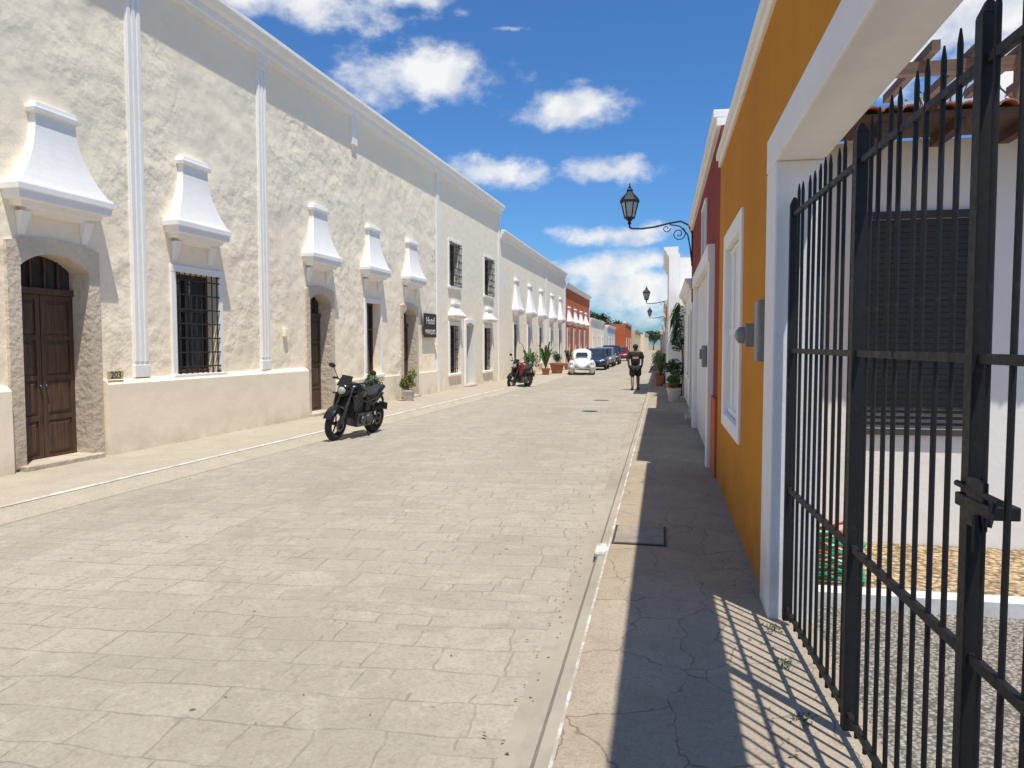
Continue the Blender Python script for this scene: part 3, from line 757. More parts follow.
# ------------------------------------------------------------------ plants
def frond(mb,base,az,length,rise,droop,w,n=7,m=0):
    P=[]
    for i in range(n+1):
        t=i/n; r=length*t*(1-.12*t); z=rise*math.sin(min(1,t*1.15)*math.pi*.5)-droop*t*t
        P.append(Vector((base[0]+r*math.cos(az),base[1]+r*math.sin(az),base[2]+z)))
    sd=Vector((-math.sin(az),math.cos(az),0))
    for i in range(n):
        w0=w*math.sin(math.pi*(.12+.86*i/n)); w1=w*math.sin(math.pi*(.12+.86*(i+1)/n))
        up=Vector((0,0,-.25))
        mb.quad(P[i]-sd*w0+up*w0,P[i],P[i+1],P[i+1]-sd*w1+up*w1,m); mb.quad(P[i],P[i]+sd*w0+up*w0,P[i+1]+sd*w1+up*w1,P[i+1],m)
def leaves(mb,c,r,n,size,m=0):
    for _ in range(n):
        while True:
            v=Vector([random.uniform(-1,1) for _ in range(3)])
            if .25<v.length<1: break
        p=Vector((c[0]+v.x*r[0],c[1]+v.y*r[1],c[2]+v.z*r[2]))
        a=Vector([random.gauss(0,1) for _ in range(3)]).normalized(); b=a.cross(Vector([random.gauss(0,1) for _ in range(3)])).normalized()
        s=size*random.uniform(.6,1.4)
        mb.add([p-a*s,p+b*s*.4,p+a*s,p-b*s*.4],[[0,1,2,3]],m)
def potted(loc,pr,ph,kind,h,label,potm=None,leafm=None,name='potted_plant'):
    potm=potm or M_pot; leafm=leafm or M_leaf
    e=empty(name,loc,(0,0,random.uniform(0,6)),label,'plant')
    mb=MB(); mb.lathe((0,0,0),[(pr*.68,0),(pr*.9,ph*.6),(pr*.97,ph*.86),(pr*1.08,ph*.87),(pr*1.08,ph),(pr*.93,ph),(pr*.9,ph*.9)],20); mb.obj('pot',potm,e,smooth=True)
    mb=MB(); mb.lathe((0,0,ph*.88),[(pr*.9,0),(pr*.85,.02),(.01,.03)],14); mb.obj('soil',M_soil,e)
    mb=MB()
    if kind=='palm':
        for i in range(22):
            frond(mb,(0,0,ph),i*2.4+random.uniform(-.3,.3),h*random.uniform(.2,.5),h*random.uniform(.5,1.0),h*random.uniform(.05,.4),.035+h*.015)
        mb.obj('foliage',leafm,e,fix=False)
    else:
        for k in range(5): mb.tube([(0,0,ph*.9),(random.uniform(-.1,.1)*h,random.uniform(-.1,.1)*h,ph+h*.6)],.008,5,1)
        for k in range(7):
            a=random.uniform(0,6.28); rr=h*.2
            leaves(mb,(rr*math.cos(a),rr*math.sin(a),ph+h*random.uniform(.25,.78)),(h*.24,h*.24,h*.24),110,.045)
        mb.obj('foliage',[leafm,M_bark],e,fix=False)
    return e
potted((-7.45,21.4,0),.2,.33,'bush',.62,'small yellow-green bush in pale pot by a doorway',M_potw,M_leafy)
potted((-7.75,19.2,0),.14,.2,'bush',.75,'leafy green plant in black pot against the wall',M_potb,M_leafd)
potted((-6.4,36.4,0),.22,.36,'palm',1.5,'bushy palm in terracotta pot',M_pot,M_leaf)
potted((-6.6,38.2,0),.22,.36,'bush',1.0,'leafy shrub in white pot',M_potw,M_leafd)
potted((-6.3,41.0,0),.24,.36,'palm',1.6,'tall palm in terracotta pot beside doorway',M_pot,M_leaf)
potted((-5.95,43.0,0),.42,.6,'bush',.8,'low shrub in large terracotta planter',M_pot,M_leafd)
potted((-6.1,49.5,0),.3,.4,'palm',1.2,'palm in terracotta pot near parked cars',M_pot,M_leafd)
potted((-.05,31.0,0),.26,.42,'palm',1.1,'spiky plant in terracotta pot on narrow pavement',M_pot,M_leaf)
potted((-.1,34.0,0),.24,.4,'bush',1.0,'leafy plant in terracotta pot on narrow pavement',M_pot,M_leafy)
potted((.38,24.4,0),.24,.45,'bush',.8,'leafy shrub in red pot against the white wall',M_redp,M_leafd)
potted((.35,22.6,0),.2,.4,'bush',.45,'small shrub in white pot at the white wall',M_potw,M_leaf)
CP=empty('climbing_plant',(.5,24.8,0),(0,0,0),'dark hanging climber spilling over a white wall','plant')
mb=MB()
for k in range(4): mb.tube([(.12,.2*k-.3,0),(.14+.02*k,.22*k-.3,1.2),(.05,.25*k-.35,2.2),(-.02,.2*k-.3,2.9)],[.02,.016,.012,.006],6)
mb.obj('stem',M_bark,CP)
mb=MB()
for i in range(46): frond(mb,(.05,random.uniform(-.7,.7),random.uniform(2.1,2.95)),random.uniform(1.8,4.5),random.uniform(.2,.55),random.uniform(.05,.3),random.uniform(.3,.9),.035)
for k in range(9): leaves(mb,(0,random.uniform(-.6,.6),random.uniform(1.7,2.7)),(.22,.3,.28),70,.05)
mb.obj('foliage',M_leafd,CP,fix=False)
def weed(loc,label):
    mb=MB()
    for i in range(10): frond(mb,(random.uniform(-.04,.04),random.uniform(-.06,.06),0),random.uniform(0,6.28),random.uniform(.02,.045),random.uniform(.01,.03),.012,.004,n=4)
    leaves(mb,(0,0,.010),(.05,.08,.008),40,.008)
    tag(mb.obj('weeds',M_leafd,loc=loc,fix=False),label,'weed',kind='stuff')
weed((.67,4.60,0),'small weed tufts at the gate post foot'); weed((.655,4.1,0),'small weed tufts in a pavement crack'); weed((.64,3.5,0),'small weed tufts by the gate sill')
mb=MB()
for i in range(420):
    r=random.random()
    if r<.6: x=random.gauss(-.66,.06); y=random.uniform(1.5,20); z=-.088
    elif r<.8: x=random.uniform(-6.3,-.8); y=random.uniform(2,16); z=-.096
    else: x=random.uniform(.45,.66); y=random.uniform(2.2,9); z=.004
    a=random.uniform(0,6.28); s=random.uniform(.006,.016)
    mb.add([(x+s*math.cos(a),y+s*math.sin(a),z+.001),(x-s*.4*math.sin(a),y+s*.4*math.cos(a),z+.006),(x-s*math.cos(a),y-s*math.sin(a),z+.002),(x+s*.4*math.sin(a),y-s*.4*math.cos(a),z+.005)],[[0,1,2,3]])
tag(mb.obj('leaf_litter',M_litter,fix=False),'scattered dry leaves and crumbs along the gutter','leaves',kind='stuff')

def tree(loc,h,cr,label,bare=False,leafm=None,lo=.45,nl=130,ls=.16):
    leafm=leafm or M_leafd
    e=empty('tree',loc,(0,0,random.uniform(0,6)),label,'tree')
    mb=MB(); tips=[]
    mb.tube([(0,0,-.2),(.05*h*.2,0,h*.2),(0,.02*h,h*lo)],[.035*h,.026*h,.02*h],8)
    def br(p,d,l,r,dep):
        q=p+d*l; mid=p+d*l*.5+Vector([random.gauss(0,.06*l) for _ in range(3)])
        mb.tube([p,mid,q],[r,r*.8,r*.55],5)
        if dep==0: tips.append(q); return
        for _ in range(3 if dep>1 else (4 if bare else 2)):
            nd=(d+Vector([random.gauss(0,.5),random.gauss(0,.5),random.gauss(.1,.35)])).normalized()
            br(q,nd,l*random.uniform(.6,.8),r*.55,dep-1)
    for i in range(5):
        a=i*1.256+random.uniform(-.3,.3)
        br(Vector((0,.02*h,h*lo*random.uniform(.8,1))),Vector((math.cos(a)*.8,math.sin(a)*.8,.75)).normalized(),cr*.45,.012*h,3 if bare else 2)
    mb.obj('trunk',M_bark,e)
    mb=MB()
    for t in tips:
        if bare:
            if random.random()<.5: leaves(mb,t,(.15,.15,.12),10,.05)
        else: leaves(mb,t,(cr*.36,cr*.36,cr*.27),nl//2,ls)
    if mb.v: mb.obj('crown',leafm,e,fix=False)
    return e
tree((-11.5,118,0),7.0,3.6,'leafy green tree rising behind low houses',ls=.24)
tree((-14.5,128,0),8,4,'broad green tree behind terracotta house',ls=.24)
tree((-9.8,150,0),6,3.5,'round green tree behind yellow house',ls=.24)
tree((-2.5,226,0),6.0,4,'dark green tree closing the street',ls=.3,lo=.3)
tree((3,232,0),6.5,4.5,'dark green tree at the far street end',ls=.3,lo=.3)
tree((-8,230,0),6.0,4,'dark green tree beyond the last houses',ls=.3,lo=.3)
tree((6.0,14.5,0),8.2,3.2,'nearly bare tree with thin branches behind courtyard',bare=True,leafm=M_leafy)
tree((8.4,17.0,0),9.5,3.4,'sparse leafless tree behind courtyard house',bare=True,leafm=M_leafy)
tree((-14.0,33.0,0),9.6,2.4,'bare tree crown showing over the parapet',bare=True,leafm=M_leafy)

# ------------------------------------------------------------------ motorcycles
def motorcycle(loc,rotz,pm,label,lean=8,tank=None,sc=(1,1,1)):
    tank=tank or pm
    e=empty('motorcycle',loc,(D2R(-lean),0,rotz),label,'motorcycle'); e.scale=sc
    wr=.31
    for x,w in ((.70,.060),(-.68,.078)):
        h=MB(); h.cyl((x,-.07,wr),(x,.07,wr),.035,12)
        for k in range(5):
            a=k*1.2566; h.tube([(x+.03*math.cos(a),0,wr+.03*math.sin(a)),(x+.22*math.cos(a+.12),0,wr+.22*math.sin(a+.12))],[.018,.011],6)
        wh=h.obj('wheel',M_blackm,e,smooth=True)
        t=MB(); t.torus((x,0,wr),wr-w,w,seg=36,ts=12); t.obj('tyre',M_rubber,wh,smooth=True)
        t=MB(); t.torus((x,0,wr),wr-w*1.75,.02,seg=36,ts=8,sy=2); t.obj('rim',M_blackm,wh,smooth=True)
        t=MB(); t.torus((x,.085,wr),.11,.022,seg=28,ts=6,sy=.12); t.obj('brake_disc',M_alu,wh)
    for s in (-1,1):
        mb=MB(); mb.tube([(.70,s*.095,wr),(.56,s*.095,.66)],.032,10); mb.obj('fork',M_blackm,e,smooth=True)
        mb=MB(); mb.tube([(.56,s*.095,.66),(.44,s*.095,1.0)],.024,10); mb.obj('fork_tube',M_alu,e,smooth=True)
    mb=MB(); R=[]
    for k in range(11):
        a=D2R(20+k*12.5); r=wr+.03
        R.append([(.70+r*math.cos(a),-.08,wr+r*math.sin(a)),(.70+(r+.025)*math.cos(a),0,wr+(r+.025)*math.sin(a)),(.70+r*math.cos(a),.08,wr+r*math.sin(a)),(.70+(r-.008)*math.cos(a),0,wr+(r+.01)*math.sin(a))])
    mb.loft(R); mb.obj('front_mudguard',pm,e,smooth=True)
    mb=MB()
    for s in (-1,1):
        mb.tube([(.42,s*.05,.95),(.1,s*.16,.72),(-.28,s*.15,.62),(-.34,s*.14,.4)],.022,8); mb.tube([(.42,s*.03,.86),(.30,s*.08,.5),(.2,s*.1,.27),(-.3,s*.13,.27)],.020,8); mb.tube([(-.28,s*.15,.62),(-.75,s*.09,.82)],.018,8)
        mb.tube([(-.3,s*.11,.36),(-.68,s*.11,wr)],.028,8)
    mb.obj('frame',M_blackm,e,smooth=True)
    mb=MB(); mb.box(-.28,.24,-.16,.16,.23,.50); mb.cyl((-.12,-.21,.37),(-.12,.21,.37),.11,18); mb.cyl((.08,-.20,.36),(.08,.20,.36),.085,18)
    for k in range(7):
        z=.505+k*.032; mb.box(.0+k*.008,.26+k*.008,-.13,.13,z,z+.016)
    mb.box(.03,.25,-.1,.1,.50,.74); mb.obj('engine',M_alu,e,bevel=.008)
    mb=MB(); mb.box(.30,.345,-.17,.17,.40,.74); mb.obj('radiator',M_blackm,e)
    mb=MB(); mb.loft([[(-.30,-.13,.5),(-.30,.13,.5),(-.30,.13,.74),(-.30,-.13,.74)],[(-.02,-.15,.5),(-.02,.15,.5),(-.02,.15,.80),(-.02,-.15,.80)]]); mb.obj('air_box',M_blackm,e,bevel=.02)
    mb=MB()
    def ell(x,zc,hy,hz,n=14): return [(x,hy*math.copysign(abs(math.cos(2*math.pi*j/n))**.7,math.cos(2*math.pi*j/n)),zc+hz*math.copysign(abs(math.sin(2*math.pi*j/n))**.8,math.sin(2*math.pi*j/n))) for j in range(n)]
    mb.loft([ell(-.12,.80,.07,.06),ell(-.06,.84,.13,.10),ell(.08,.88,.175,.145),ell(.24,.91,.185,.16),ell(.36,.91,.16,.14),ell(.43,.90,.08,.08)]); mb.obj('fuel_tank',tank,e,smooth=True)
    for s in (-1,1):
        mb=MB(); mb.loft([[(.18,s*.16,.94),(.18,s*.20,.70),(.18,s*.15,.66),(.18,s*.13,.9)],[(.54,s*.18,.86),(.50,s*.22,.56),(.50,s*.17,.54),(.5,s*.14,.82)]]); mb.obj('shroud',tank,e,bevel=.01)
    mb=MB(); mb.loft([ell(-.10,.80,.10,.045),ell(-.25,.79,.15,.055),ell(-.42,.83,.14,.055),ell(-.50,.89,.12,.055),ell(-.75,.94,.09,.035)]); mb.obj('seat',M_blackm,e,smooth=True)
    mb=MB(); mb.loft([ell(-.12,.70,.14,.07),ell(-.4,.75,.14,.09),ell(-.62,.84,.12,.065),ell(-.86,.94,.06,.03)]); mb.obj('tail_fairing',pm,e,smooth=True)
    mb=MB(); mb.box(-.89,-.85,-.05,.05,.90,.94); mb.obj('tail_light',M_redl,e)
    mb=MB(); mb.tube([(-.78,0,.84),(-.95,0,.66),(-.99,0,.5)],[.035,.025,.018],6); mb.box(-1.0,-.985,-.09,.09,.46,.6); mb.obj('rear_mudguard',M_blackm,e)
    mb=MB(); mb.sph((.56,0,.93),(.11,.12,.13),16,10); mb.obj('headlight_shell',pm,e,smooth=True)
    mb=MB(); mb.sph((.62,0,.93),(.060,.08,.08),16,8); mb.obj('headlight',M_lens,e,smooth=True)
    mb=MB(); mb.loft([[(.62,-.13,1.0),(.62,.13,1.0),(.605,.13,1.0),(.605,-.13,1.0)],[(.50,-.10,1.20),(.50,.10,1.20),(.49,.10,1.20),(.49,-.10,1.20)]]); mb.obj('fly_screen',M_blackp,e)
    mb=MB(); mb.tube([(.30,.38,1.08),(.37,.28,1.11),(.42,.1,1.05),(.42,-.1,1.05),(.37,-.28,1.11),(.30,-.38,1.08)],.014,8); mb.obj('handlebar',M_blackm,e,smooth=True)
    for s in (-1,1):
        mb=MB(); mb.tube([(.30,s*.385,1.08),(.345,s*.30,1.10)],.022,8); mb.tube([(.38,s*.36,1.09),(.42,s*.22,1.09)],.006,5); mb.obj('grip',M_rubber,e,smooth=True)
        mb=MB(); mb.tube([(.37,s*.26,1.11),(.38,s*.33,1.24),(.37,s*.37,1.29)],.008,6); mb.sph((.37,s*.40,1.32),(.02,.07,.05),12,6); mb.obj('mirror',M_blackm,e,smooth=True)
        mb=MB(); mb.tube([(.5,s*.1,.84),(.5,s*.2,.84)],.007,5); mb.sph((.51,s*.22,.84),(.03,.025,.02),8,6); mb.obj('indicator',M_blackm,e)
        mb=MB(); mb.tube([(-.08,s*.16,.32),(-.08,s*.28,.32)],.012,6); mb.obj('footpeg',M_blackm,e)
    mb=MB(); mb.tube([(.22,-.05,.5),(.36,-.1,.42),(.28,-.17,.25),(-.1,-.2,.23),(-.35,-.21,.3)],.026,8); mb.tube([(-.33,-.21,.3),(-.45,-.22,.36),(-.8,-.22,.47)],[.035,.06,.055],12); mb.obj('exhaust',M_blackm,e,smooth=True)
    mb=MB(); mb.tube([(-.42,.0,.7),(-.3,0,.38)],.04,10); mb.obj('shock_absorber',M_blackm,e)
    mb=MB(); mb.tube([(-.1,.13,.28),(-.16,.22,.0)],.011,6); mb.box(-.2,-.12,.2,.26,-.005,.01); mb.obj('side_stand',M_blackm,e)
    return e
hd=math.atan2(13.0-14.4,-5.98+5.80)
motorcycle((-5.90,13.72,-.10),hd-.02,M_blackp,'black naked motorcycle leaning on its side stand',lean=9,sc=(1,1.12,1.02))
motorcycle((-5.75,30.3,-.10),hd-.20,M_blackp,'red and black motorcycle parked by the kerb',lean=9,tank=M_redp)

# ------------------------------------------------------------------ cars
def carwheel(parent,x,y,r):
    s=1 if y>0 else -1
    mb=MB(); mb.torus((x,y,r),r-.075,.075,seg=26,ts=10,sy=1.2); wh=mb.obj('wheel',M_rubber,parent,smooth=True)
    mb=MB(); mb.cyl((x,y-s*.02,r),(x,y+s*.06,r),r*.6,20); mb.sph((x,y+s*.06,r),(.1,.03,.1),12,6); mb.obj('rim',M_chrome,wh,smooth=True)
def sec(x,w,z0,z1,n=20,p=.55):
    zc=(z0+z1)/2; h=(z1-z0)/2; R=[]
    for j in range(n):
        a=2*math.pi*(j+.5)/n; c,s=math.cos(a),math.sin(a)
        R.append((x,w*math.copysign(abs(c)**p,c),zc+h*math.copysign(abs(s)**p,s)))
    return R
def beetle(loc,rotz,label):
    e=empty('parked_car',loc,(0,0,rotz),label,'car')
    mb=MB(); mb.loft([sec(x,w,a,b,p=.85) for x,w,a,b in ((-2.0,.2,.45,.58),(-1.9,.42,.33,.8),(-1.6,.55,.28,1.02),(-1.0,.64,.26,1.05),(-.4,.68,.25,1.0),(.45,.66,.25,.98),(.85,.56,.28,.99),(1.25,.45,.32,.95),(1.6,.34,.36,.82),(1.82,.23,.40,.64),(1.88,.12,.44,.52))]); mb.obj('body',M_carw,e,smooth=True)
    mb=MB(); mb.loft([sec(x,w,a,b,p=.9) for x,w,a,b in ((-1.72,.28,.8,.95),(-1.45,.46,.75,1.15),(-1.1,.56,.75,1.36),(-.7,.61,.75,1.48),(-.25,.63,.75,1.53),(.1,.61,.75,1.49),(.4,.56,.75,1.36),(.66,.50,.75,1.1),(.75,.46,.75,.95))]); mb.obj('cabin',M_carw,e,smooth=True)
    mb=MB(); mb.quad((.75,-.37,1.07),(.75,.37,1.07),(.52,.30,1.29),(.52,-.30,1.29)); mb.obj('windscreen',M_glass,e,loc=(.03,0,.01))
    for s in (-1,1):
        for a,b in ((-.28,.34),(-.92,-.36)):
            mb=MB(); mb.quad((a,s*.645,1.06),(b,s*.635,1.06),(b-.06,s*.56,1.32),(a+.05,s*.56,1.32)); mb.obj('window',M_glass,e)
        mb=MB(); mb.sph((1.22,s*.60,.44),(.52,.22,.40),20,12); mb.obj('front_wing',M_carw,e,smooth=True)
        mb=MB(); mb.sph((-1.2,s*.60,.44),(.54,.22,.40),20,12); mb.obj('rear_wing',M_carw,e,smooth=True)
        mb=MB(); mb.box(-.7,.75,s*.70-.09,s*.70+.09,.22,.28); mb.obj('running_board',M_blackm,e)
        mb=MB(); mb.sph((1.60,s*.60,.66),(.10,.12,.13),14,8); mb.obj('headlight',M_lens,e,smooth=True)
        for x in (1.22,-1.18): carwheel(e,x,s*.68,.32)
    mb=MB(); mb.tube([(1.7,-.75,.4),(1.92,-.5,.4),(1.97,0,.4),(1.92,.5,.4),(1.7,.75,.4)],.045,8); mb.obj('front_bumper',M_chrome,e,smooth=True)
    mb=MB(); mb.tube([(-1.8,-.75,.42),(-2.05,-.4,.42),(-2.05,.4,.42),(-1.8,.75,.42)],.045,8); mb.obj('rear_bumper',M_chrome,e,smooth=True)
    return e
def sedan(loc,rotz,pm,label,h=1.5,ln=4.2):
    e=empty('parked_car',loc,(0,0,rotz),label,'car'); k=ln/4.2
    mb=MB(); mb.loft([sec(-2.1*k,.6,.42,.8),sec(-2.0*k,.78,.28,.95),sec(-1.2*k,.84,.22,.98),sec(0,.86,.2,.95),sec(1.0*k,.85,.22,.92),sec(1.7*k,.8,.26,.84),sec(2.02*k,.68,.3,.72),sec(2.1*k,.5,.38,.6)]); mb.obj('body',pm,e,smooth=True)
    mb=MB(); mb.loft([sec(-1.95*k,.6,.85,.95),sec(-1.65*k,.68,.85,h-.1),sec(-1.2*k,.70,.85,h-.03),sec(.1,.70,.85,h-.03),sec(.45*k,.68,.85,h-.1),sec(1.15*k,.66,.82,.92)]); mb.obj('window',M_glass,e,smooth=True)
    mb=MB(); mb.loft([sec(-1.7*k,.6,h-.1,h-.06),sec(-1.3*k,.66,h-.08,h),sec(.1,.66,h-.08,h),sec(.42*k,.6,h-.12,h-.08)]); mb.obj('roof',pm,e,smooth=True)
    for s in (-1,1):
        for q,r in (([(1.12*k,s*.68,.9),(.4*k,s*.66,h-.08)],.03),([(-.35*k,s*.76,.9),(-.35*k,s*.69,h-.06)],.035),([(-1.9*k,s*.66,.9),(-1.6*k,s*.66,h-.08)],.04)):
            mb=MB(); mb.tube(q,r,6); mb.obj('pillar',pm,e)
        mb=MB(); mb.sph((1.9*k,s*.6,.68),(.14,.16,.08),12,6); mb.obj('headlight',M_lens,e,smooth=True)
        mb=MB(); mb.sph((-2.05*k,s*.66,.8),(.05,.1,.12),10,6); mb.obj('tail_light',M_redl,e,smooth=True)
        mb=MB(); mb.sph((.75*k,s*.95,.98),(.07,.09,.06),10,6); mb.obj('mirror',pm,e,smooth=True)
        for x in (1.3*k,-1.3*k): carwheel(e,x,s*.76,.32)
    mb=MB(); mb.box(2.02*k,2.12*k,-.4,.4,.42,.58); mb.obj('grille',M_blackm,e,bevel=.02)
    return e
beetle((-4.72,45.0,-.10),-math.pi/2+.10,'white classic rounded car parked along the kerb')
sedan((-4.6,53.5,-.10),-math.pi/2,M_carb,'dark blue hatchback parked along the kerb')
sedan((-4.55,60.5,-.10),-math.pi/2,M_cars,'silver car parked along the kerb',h=1.55)
sedan((-4.5,67.5,-.10),-math.pi/2,M_carb,'dark tall car parked along the kerb',h=1.7,ln=4.4)
sedan((-4.4,82,-.10),-math.pi/2,M_redp,'red car parked along the kerb')

# ------------------------------------------------------------------ person
def skin(name,V,E,mat,parent,sub=2,root=0):
    me=bpy.data.meshes.new(name); me.from_pydata([v[:3] for v in V],E,[]); me.update()
    o=bpy.data.objects.new(name,me); COL.objects.link(o)
    o.modifiers.new('Skin','SKIN').use_smooth_shade=True
    sv=me.skin_vertices[0].data
    for i,v in enumerate(V):
        r=v[3]; sv[i].radius=(r,r*(v[4] if len(v)>4 else 1)); sv[i].use_root=(i==root)
    s=o.modifiers.new('Sub','SUBSURF'); s.levels=sub; s.render_levels=sub
    dg=bpy.context.evaluated_depsgraph_get(); m2=bpy.data.meshes.new_from_object(o.evaluated_get(dg))
    bpy.data.objects.remove(o); m2.materials.clear(); m2.materials.append(mat)
    n=bpy.data.objects.new(name,m2); COL.objects.link(n); n.parent=parent
    for p in m2.polygons: p.use_smooth=True
    return n
P=empty('person',(-1.02,29.7,-.10),(0,0,D2R(4)),'person in black shirt and dark shorts walking down the street','person')
P.scale=(1.12,1.08,1.02)
V=[(0,0,.93,.12,.8),(0,0,1.1,.12,.75),(0,.01,1.28,.15,.7),(0,0,1.42,.13,.7),(0,0,1.50,.06),(0,.015,1.56,.065),(0,.02,1.64,.085,1.1),(0,.01,1.72,.06),
   (.18,0,1.42,.06),(.24,-.04,1.15,.048),(.23,.10,.95,.033),(.22,.16,.90,.036),
   (-.18,0,1.42,.06),(-.25,-.05,1.15,.048),(-.22,.06,.93,.033),(-.21,.11,.88,.036),
   (.09,0,.88,.095),(.1,.13,.50,.066),(.1,.10,.28,.062),(.1,.06,.09,.042),(.11,.19,.04,.038),
   (-.09,0,.88,.095),(-.1,-.02,.50,.066),(-.1,-.14,.30,.062),(-.1,-.24,.13,.042),(-.1,-.15,.04,.038)]
E=[(0,1),(1,2),(2,3),(3,4),(4,5),(5,6),(6,7),(3,8),(8,9),(9,10),(10,11),(3,12),(12,13),(13,14),(14,15),(0,16),(16,17),(17,18),(18,19),(19,20),(0,21),(21,22),(22,23),(23,24),(24,25)]
for s,hx,hy,hz in ((1,.22,.16,.90),(-1,-.21,.11,.88)):
    base=11 if s>0 else 15
    for k in range(4):
        i=len(V); dx=(k-1.5)*.017
        ln=(.8,1,1.05,.85)[k]
        V.append((hx+dx*.3,hy+.03+dx,hz-.045*ln,.009)); V.append((hx-.01*s,hy+.035+dx,hz-.085*ln,.008)); E+= [(base,i),(i,i+1)]
    i=len(V); V.append((hx-.03*s,hy+.045,hz-.02,.010)); V.append((hx-.045*s,hy+.06,hz-.045,.009)); E+=[(base,i),(i,i+1)]
skin('body',V,E,M_skin,P)
mb=MB(); mb.sph((0,.105,1.63),(.012,.02,.02),8,6); mb.obj('nose',M_skin,P,smooth=True)
for s in (-1,1):
    mb=MB(); mb.sph((s*.035,.098,1.655),(.012,.008,.008),8,6); mb.obj('eye',M_textk,P)
    mb=MB(); mb.sph((s*.083,.015,1.64),(.012,.02,.03),8,6); mb.obj('ear',M_skin,P,smooth=True)
mb=MB(); mb.box(-.025,.025,.1,.108,1.593,1.6); mb.obj('mouth',M_redl,P)
mb=MB(); mb.sph((0,-.008,1.668),(.098,.108,.10),16,10); mb.obj('hair',M_hair,P,smooth=True)
skin('shirt',[(0,0,.90,.17,.85),(0,0,1.1,.17,.85),(0,.01,1.28,.20,.75),(0,0,1.43,.16,.75),(.19,0,1.42,.085),(.24,-.03,1.18,.085),(-.19,0,1.42,.085),(-.245,-.035,1.18,.085)],[(0,1),(1,2),(2,3),(3,4),(4,5),(3,6),(6,7)],M_shirt,P)
skin('shorts',[(0,0,.93,.16,.9),(.09,.01,.86,.13),(.105,.11,.50,.12),(-.09,0,.86,.13),(-.105,-.02,.50,.12)],[(0,1),(1,2),(0,3),(3,4)],M_shorts,P)
for s,y,z in ((1,.13,.035),(-1,-.19,.05)):
    mb=MB(); mb.sph((s*.105,y,z+.01),(.055,.14,.055),12,8); mb.obj('shoe',M_shoe,P,smooth=True)
mb=MB(); mb.loft([[(x,-.168-.01*math.cos(x*8),z) for x in (-.1,-.03,.03,.1)] for z in (1.2,1.28)],closed=False); mb.obj('back_print',M_stripe,P)

# ------------------------------------------------------------------ world, sun, camera
Sd=Vector((1,-1.35,4.85)).normalized()
sun=bpy.data.lights.new('sun','SUN'); sun.energy=5.0; sun.angle=D2R(.5); sun.color=(1,.955,.87)
so=bpy.data.objects.new('sun',sun); COL.objects.link(so); so.rotation_euler=Sd.to_track_quat('Z','Y').to_euler(); so.location=(10,-17,43)
W=bpy.data.worlds.new('World'); scene.world=W; W.use_nodes=True
nt=NT(W.node_tree); bg=W.node_tree.nodes['Background']
sky=nt.n('ShaderNodeTexSky'); sky.sky_type='NISHITA'; sky.sun_disc=False; sky.sun_elevation=math.asin(Sd.z); sky.sun_rotation=math.atan2(Sd.x,Sd.y); sky.ozone_density=2.0; sky.dust_density=.6; sky.air_density=1.0
tc=nt.n('ShaderNodeTexCoord').outputs['Generated']
sx=nt.n('ShaderNodeSeparateXYZ',{0:tc})
X,Y,Z=sx.outputs
az=nt.M('ARCTAN2',X,Y); hl=nt.M('SQRT',nt.M('ADD',nt.M('MULTIPLY',X,X),nt.M('MULTIPLY',Y,Y))); el=nt.M('DIVIDE',Z,nt.M('MAXIMUM',hl,.001))
wn=nt.n('ShaderNodeSeparateXYZ',{0:nt.noise(tc,9,4,.6,out=1)})
az=nt.M('ADD',az,nt.M('MULTIPLY',nt.M('SUBTRACT',wn.outputs[0],.5),.07)); el=nt.M('ADD',el,nt.M('MULTIPLY',nt.M('SUBTRACT',wn.outputs[1],.5),.04))
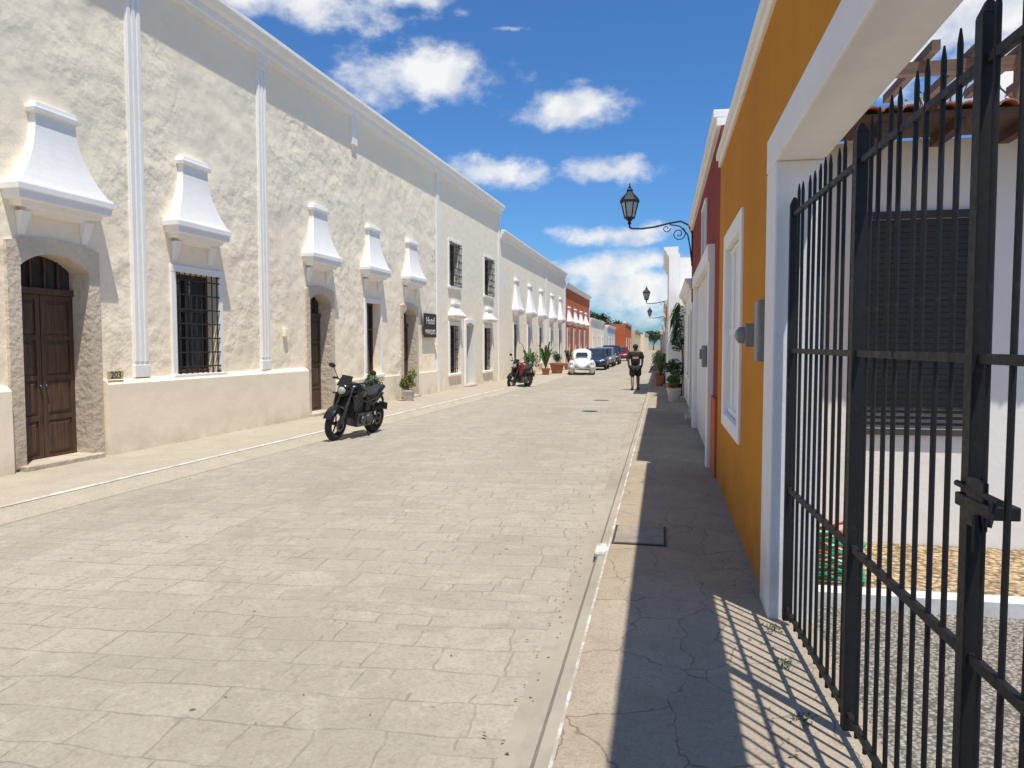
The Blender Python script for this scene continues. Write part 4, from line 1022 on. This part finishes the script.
clouds=[(-27.5,.434,.12,.032,1.3),(-20.2,.452,.075,.022,1.1),(-17.9,.350,.090,.038,1.3),(-15.3,.431,.02,.012,.6),(-7.2,.305,.062,.027,1.25),(-13.1,.226,.082,.022,1.25),(-4.4,.226,.062,.020,1.05),(-3.3,.140,.075,.013,1.2),(-5.4,.096,.10,.019,1.2),(-1.6,.07,.11,.034,1.2),(-.5,.106,.05,.014,1.0),(-11.1,.408,.05,.008,.4),(19.6,.36,.13,.05,1.2),(15.5,.33,.07,.04,1.2),(23,.30,.1,.05,1.2),(40,.4,.2,.06,.9),(70,.5,.3,.08,.9),(-50,.3,.2,.05,.9),(-70,.5,.2,.06,.9),(110,.5,.4,.14,1.0),(150,.4,.4,.12,1.0)]
dens=None
for a,e_,w_,h_,g in clouds:
    dx=nt.M('DIVIDE',nt.M('SUBTRACT',az,D2R(a)),w_); dy=nt.M('DIVIDE',nt.M('SUBTRACT',el,e_),h_)
    r=nt.M('SQRT',nt.M('ADD',nt.M('MULTIPLY',dx,dx),nt.M('MULTIPLY',dy,dy)))
    d=nt.M('SUBTRACT',g,r); dens=d if dens is None else nt.M('MAXIMUM',dens,d)
fb=nt.noise(nt.V('MULTIPLY',tc,(1,1,1.6)),18,6,.60)
tot=nt.M('ADD',dens,nt.M('MULTIPLY',nt.M('SUBTRACT',fb,.5),2.6))
mask=nt.rng(tot,-.1,1.0,0,1,True)
shade=nt.rng(nt.noise(nt.V('ADD',tc,(0,0,-.012)),20,4,.55),.36,.6)
ccol=nt.mix(shade,(5.9,6.3,7.0),(8.2,8.2,8.1))
skc=nt.mix(1.0,sky.outputs[0],(.44,.80,1.20),'MULTIPLY')
fin=nt.mix(nt.M('MULTIPLY',mask,.95),skc,ccol)
nt.put(bg.inputs[0],fin); bg.inputs[1].default_value=.117

cam=bpy.data.cameras.new('camera'); co=bpy.data.objects.new('camera',cam); COL.objects.link(co); scene.camera=co
cam.sensor_width=36; cam.lens=36*750/1024; cam.clip_end=3000; cam.clip_start=.05
co.location=(0,0,1.7)
th=math.atan(.2); ph=math.atan(40/750)
co.rotation_euler=(math.pi/2-ph,0,th)
scene.view_settings.view_transform='Standard'; scene.view_settings.look='None'; scene.view_settings.exposure=0
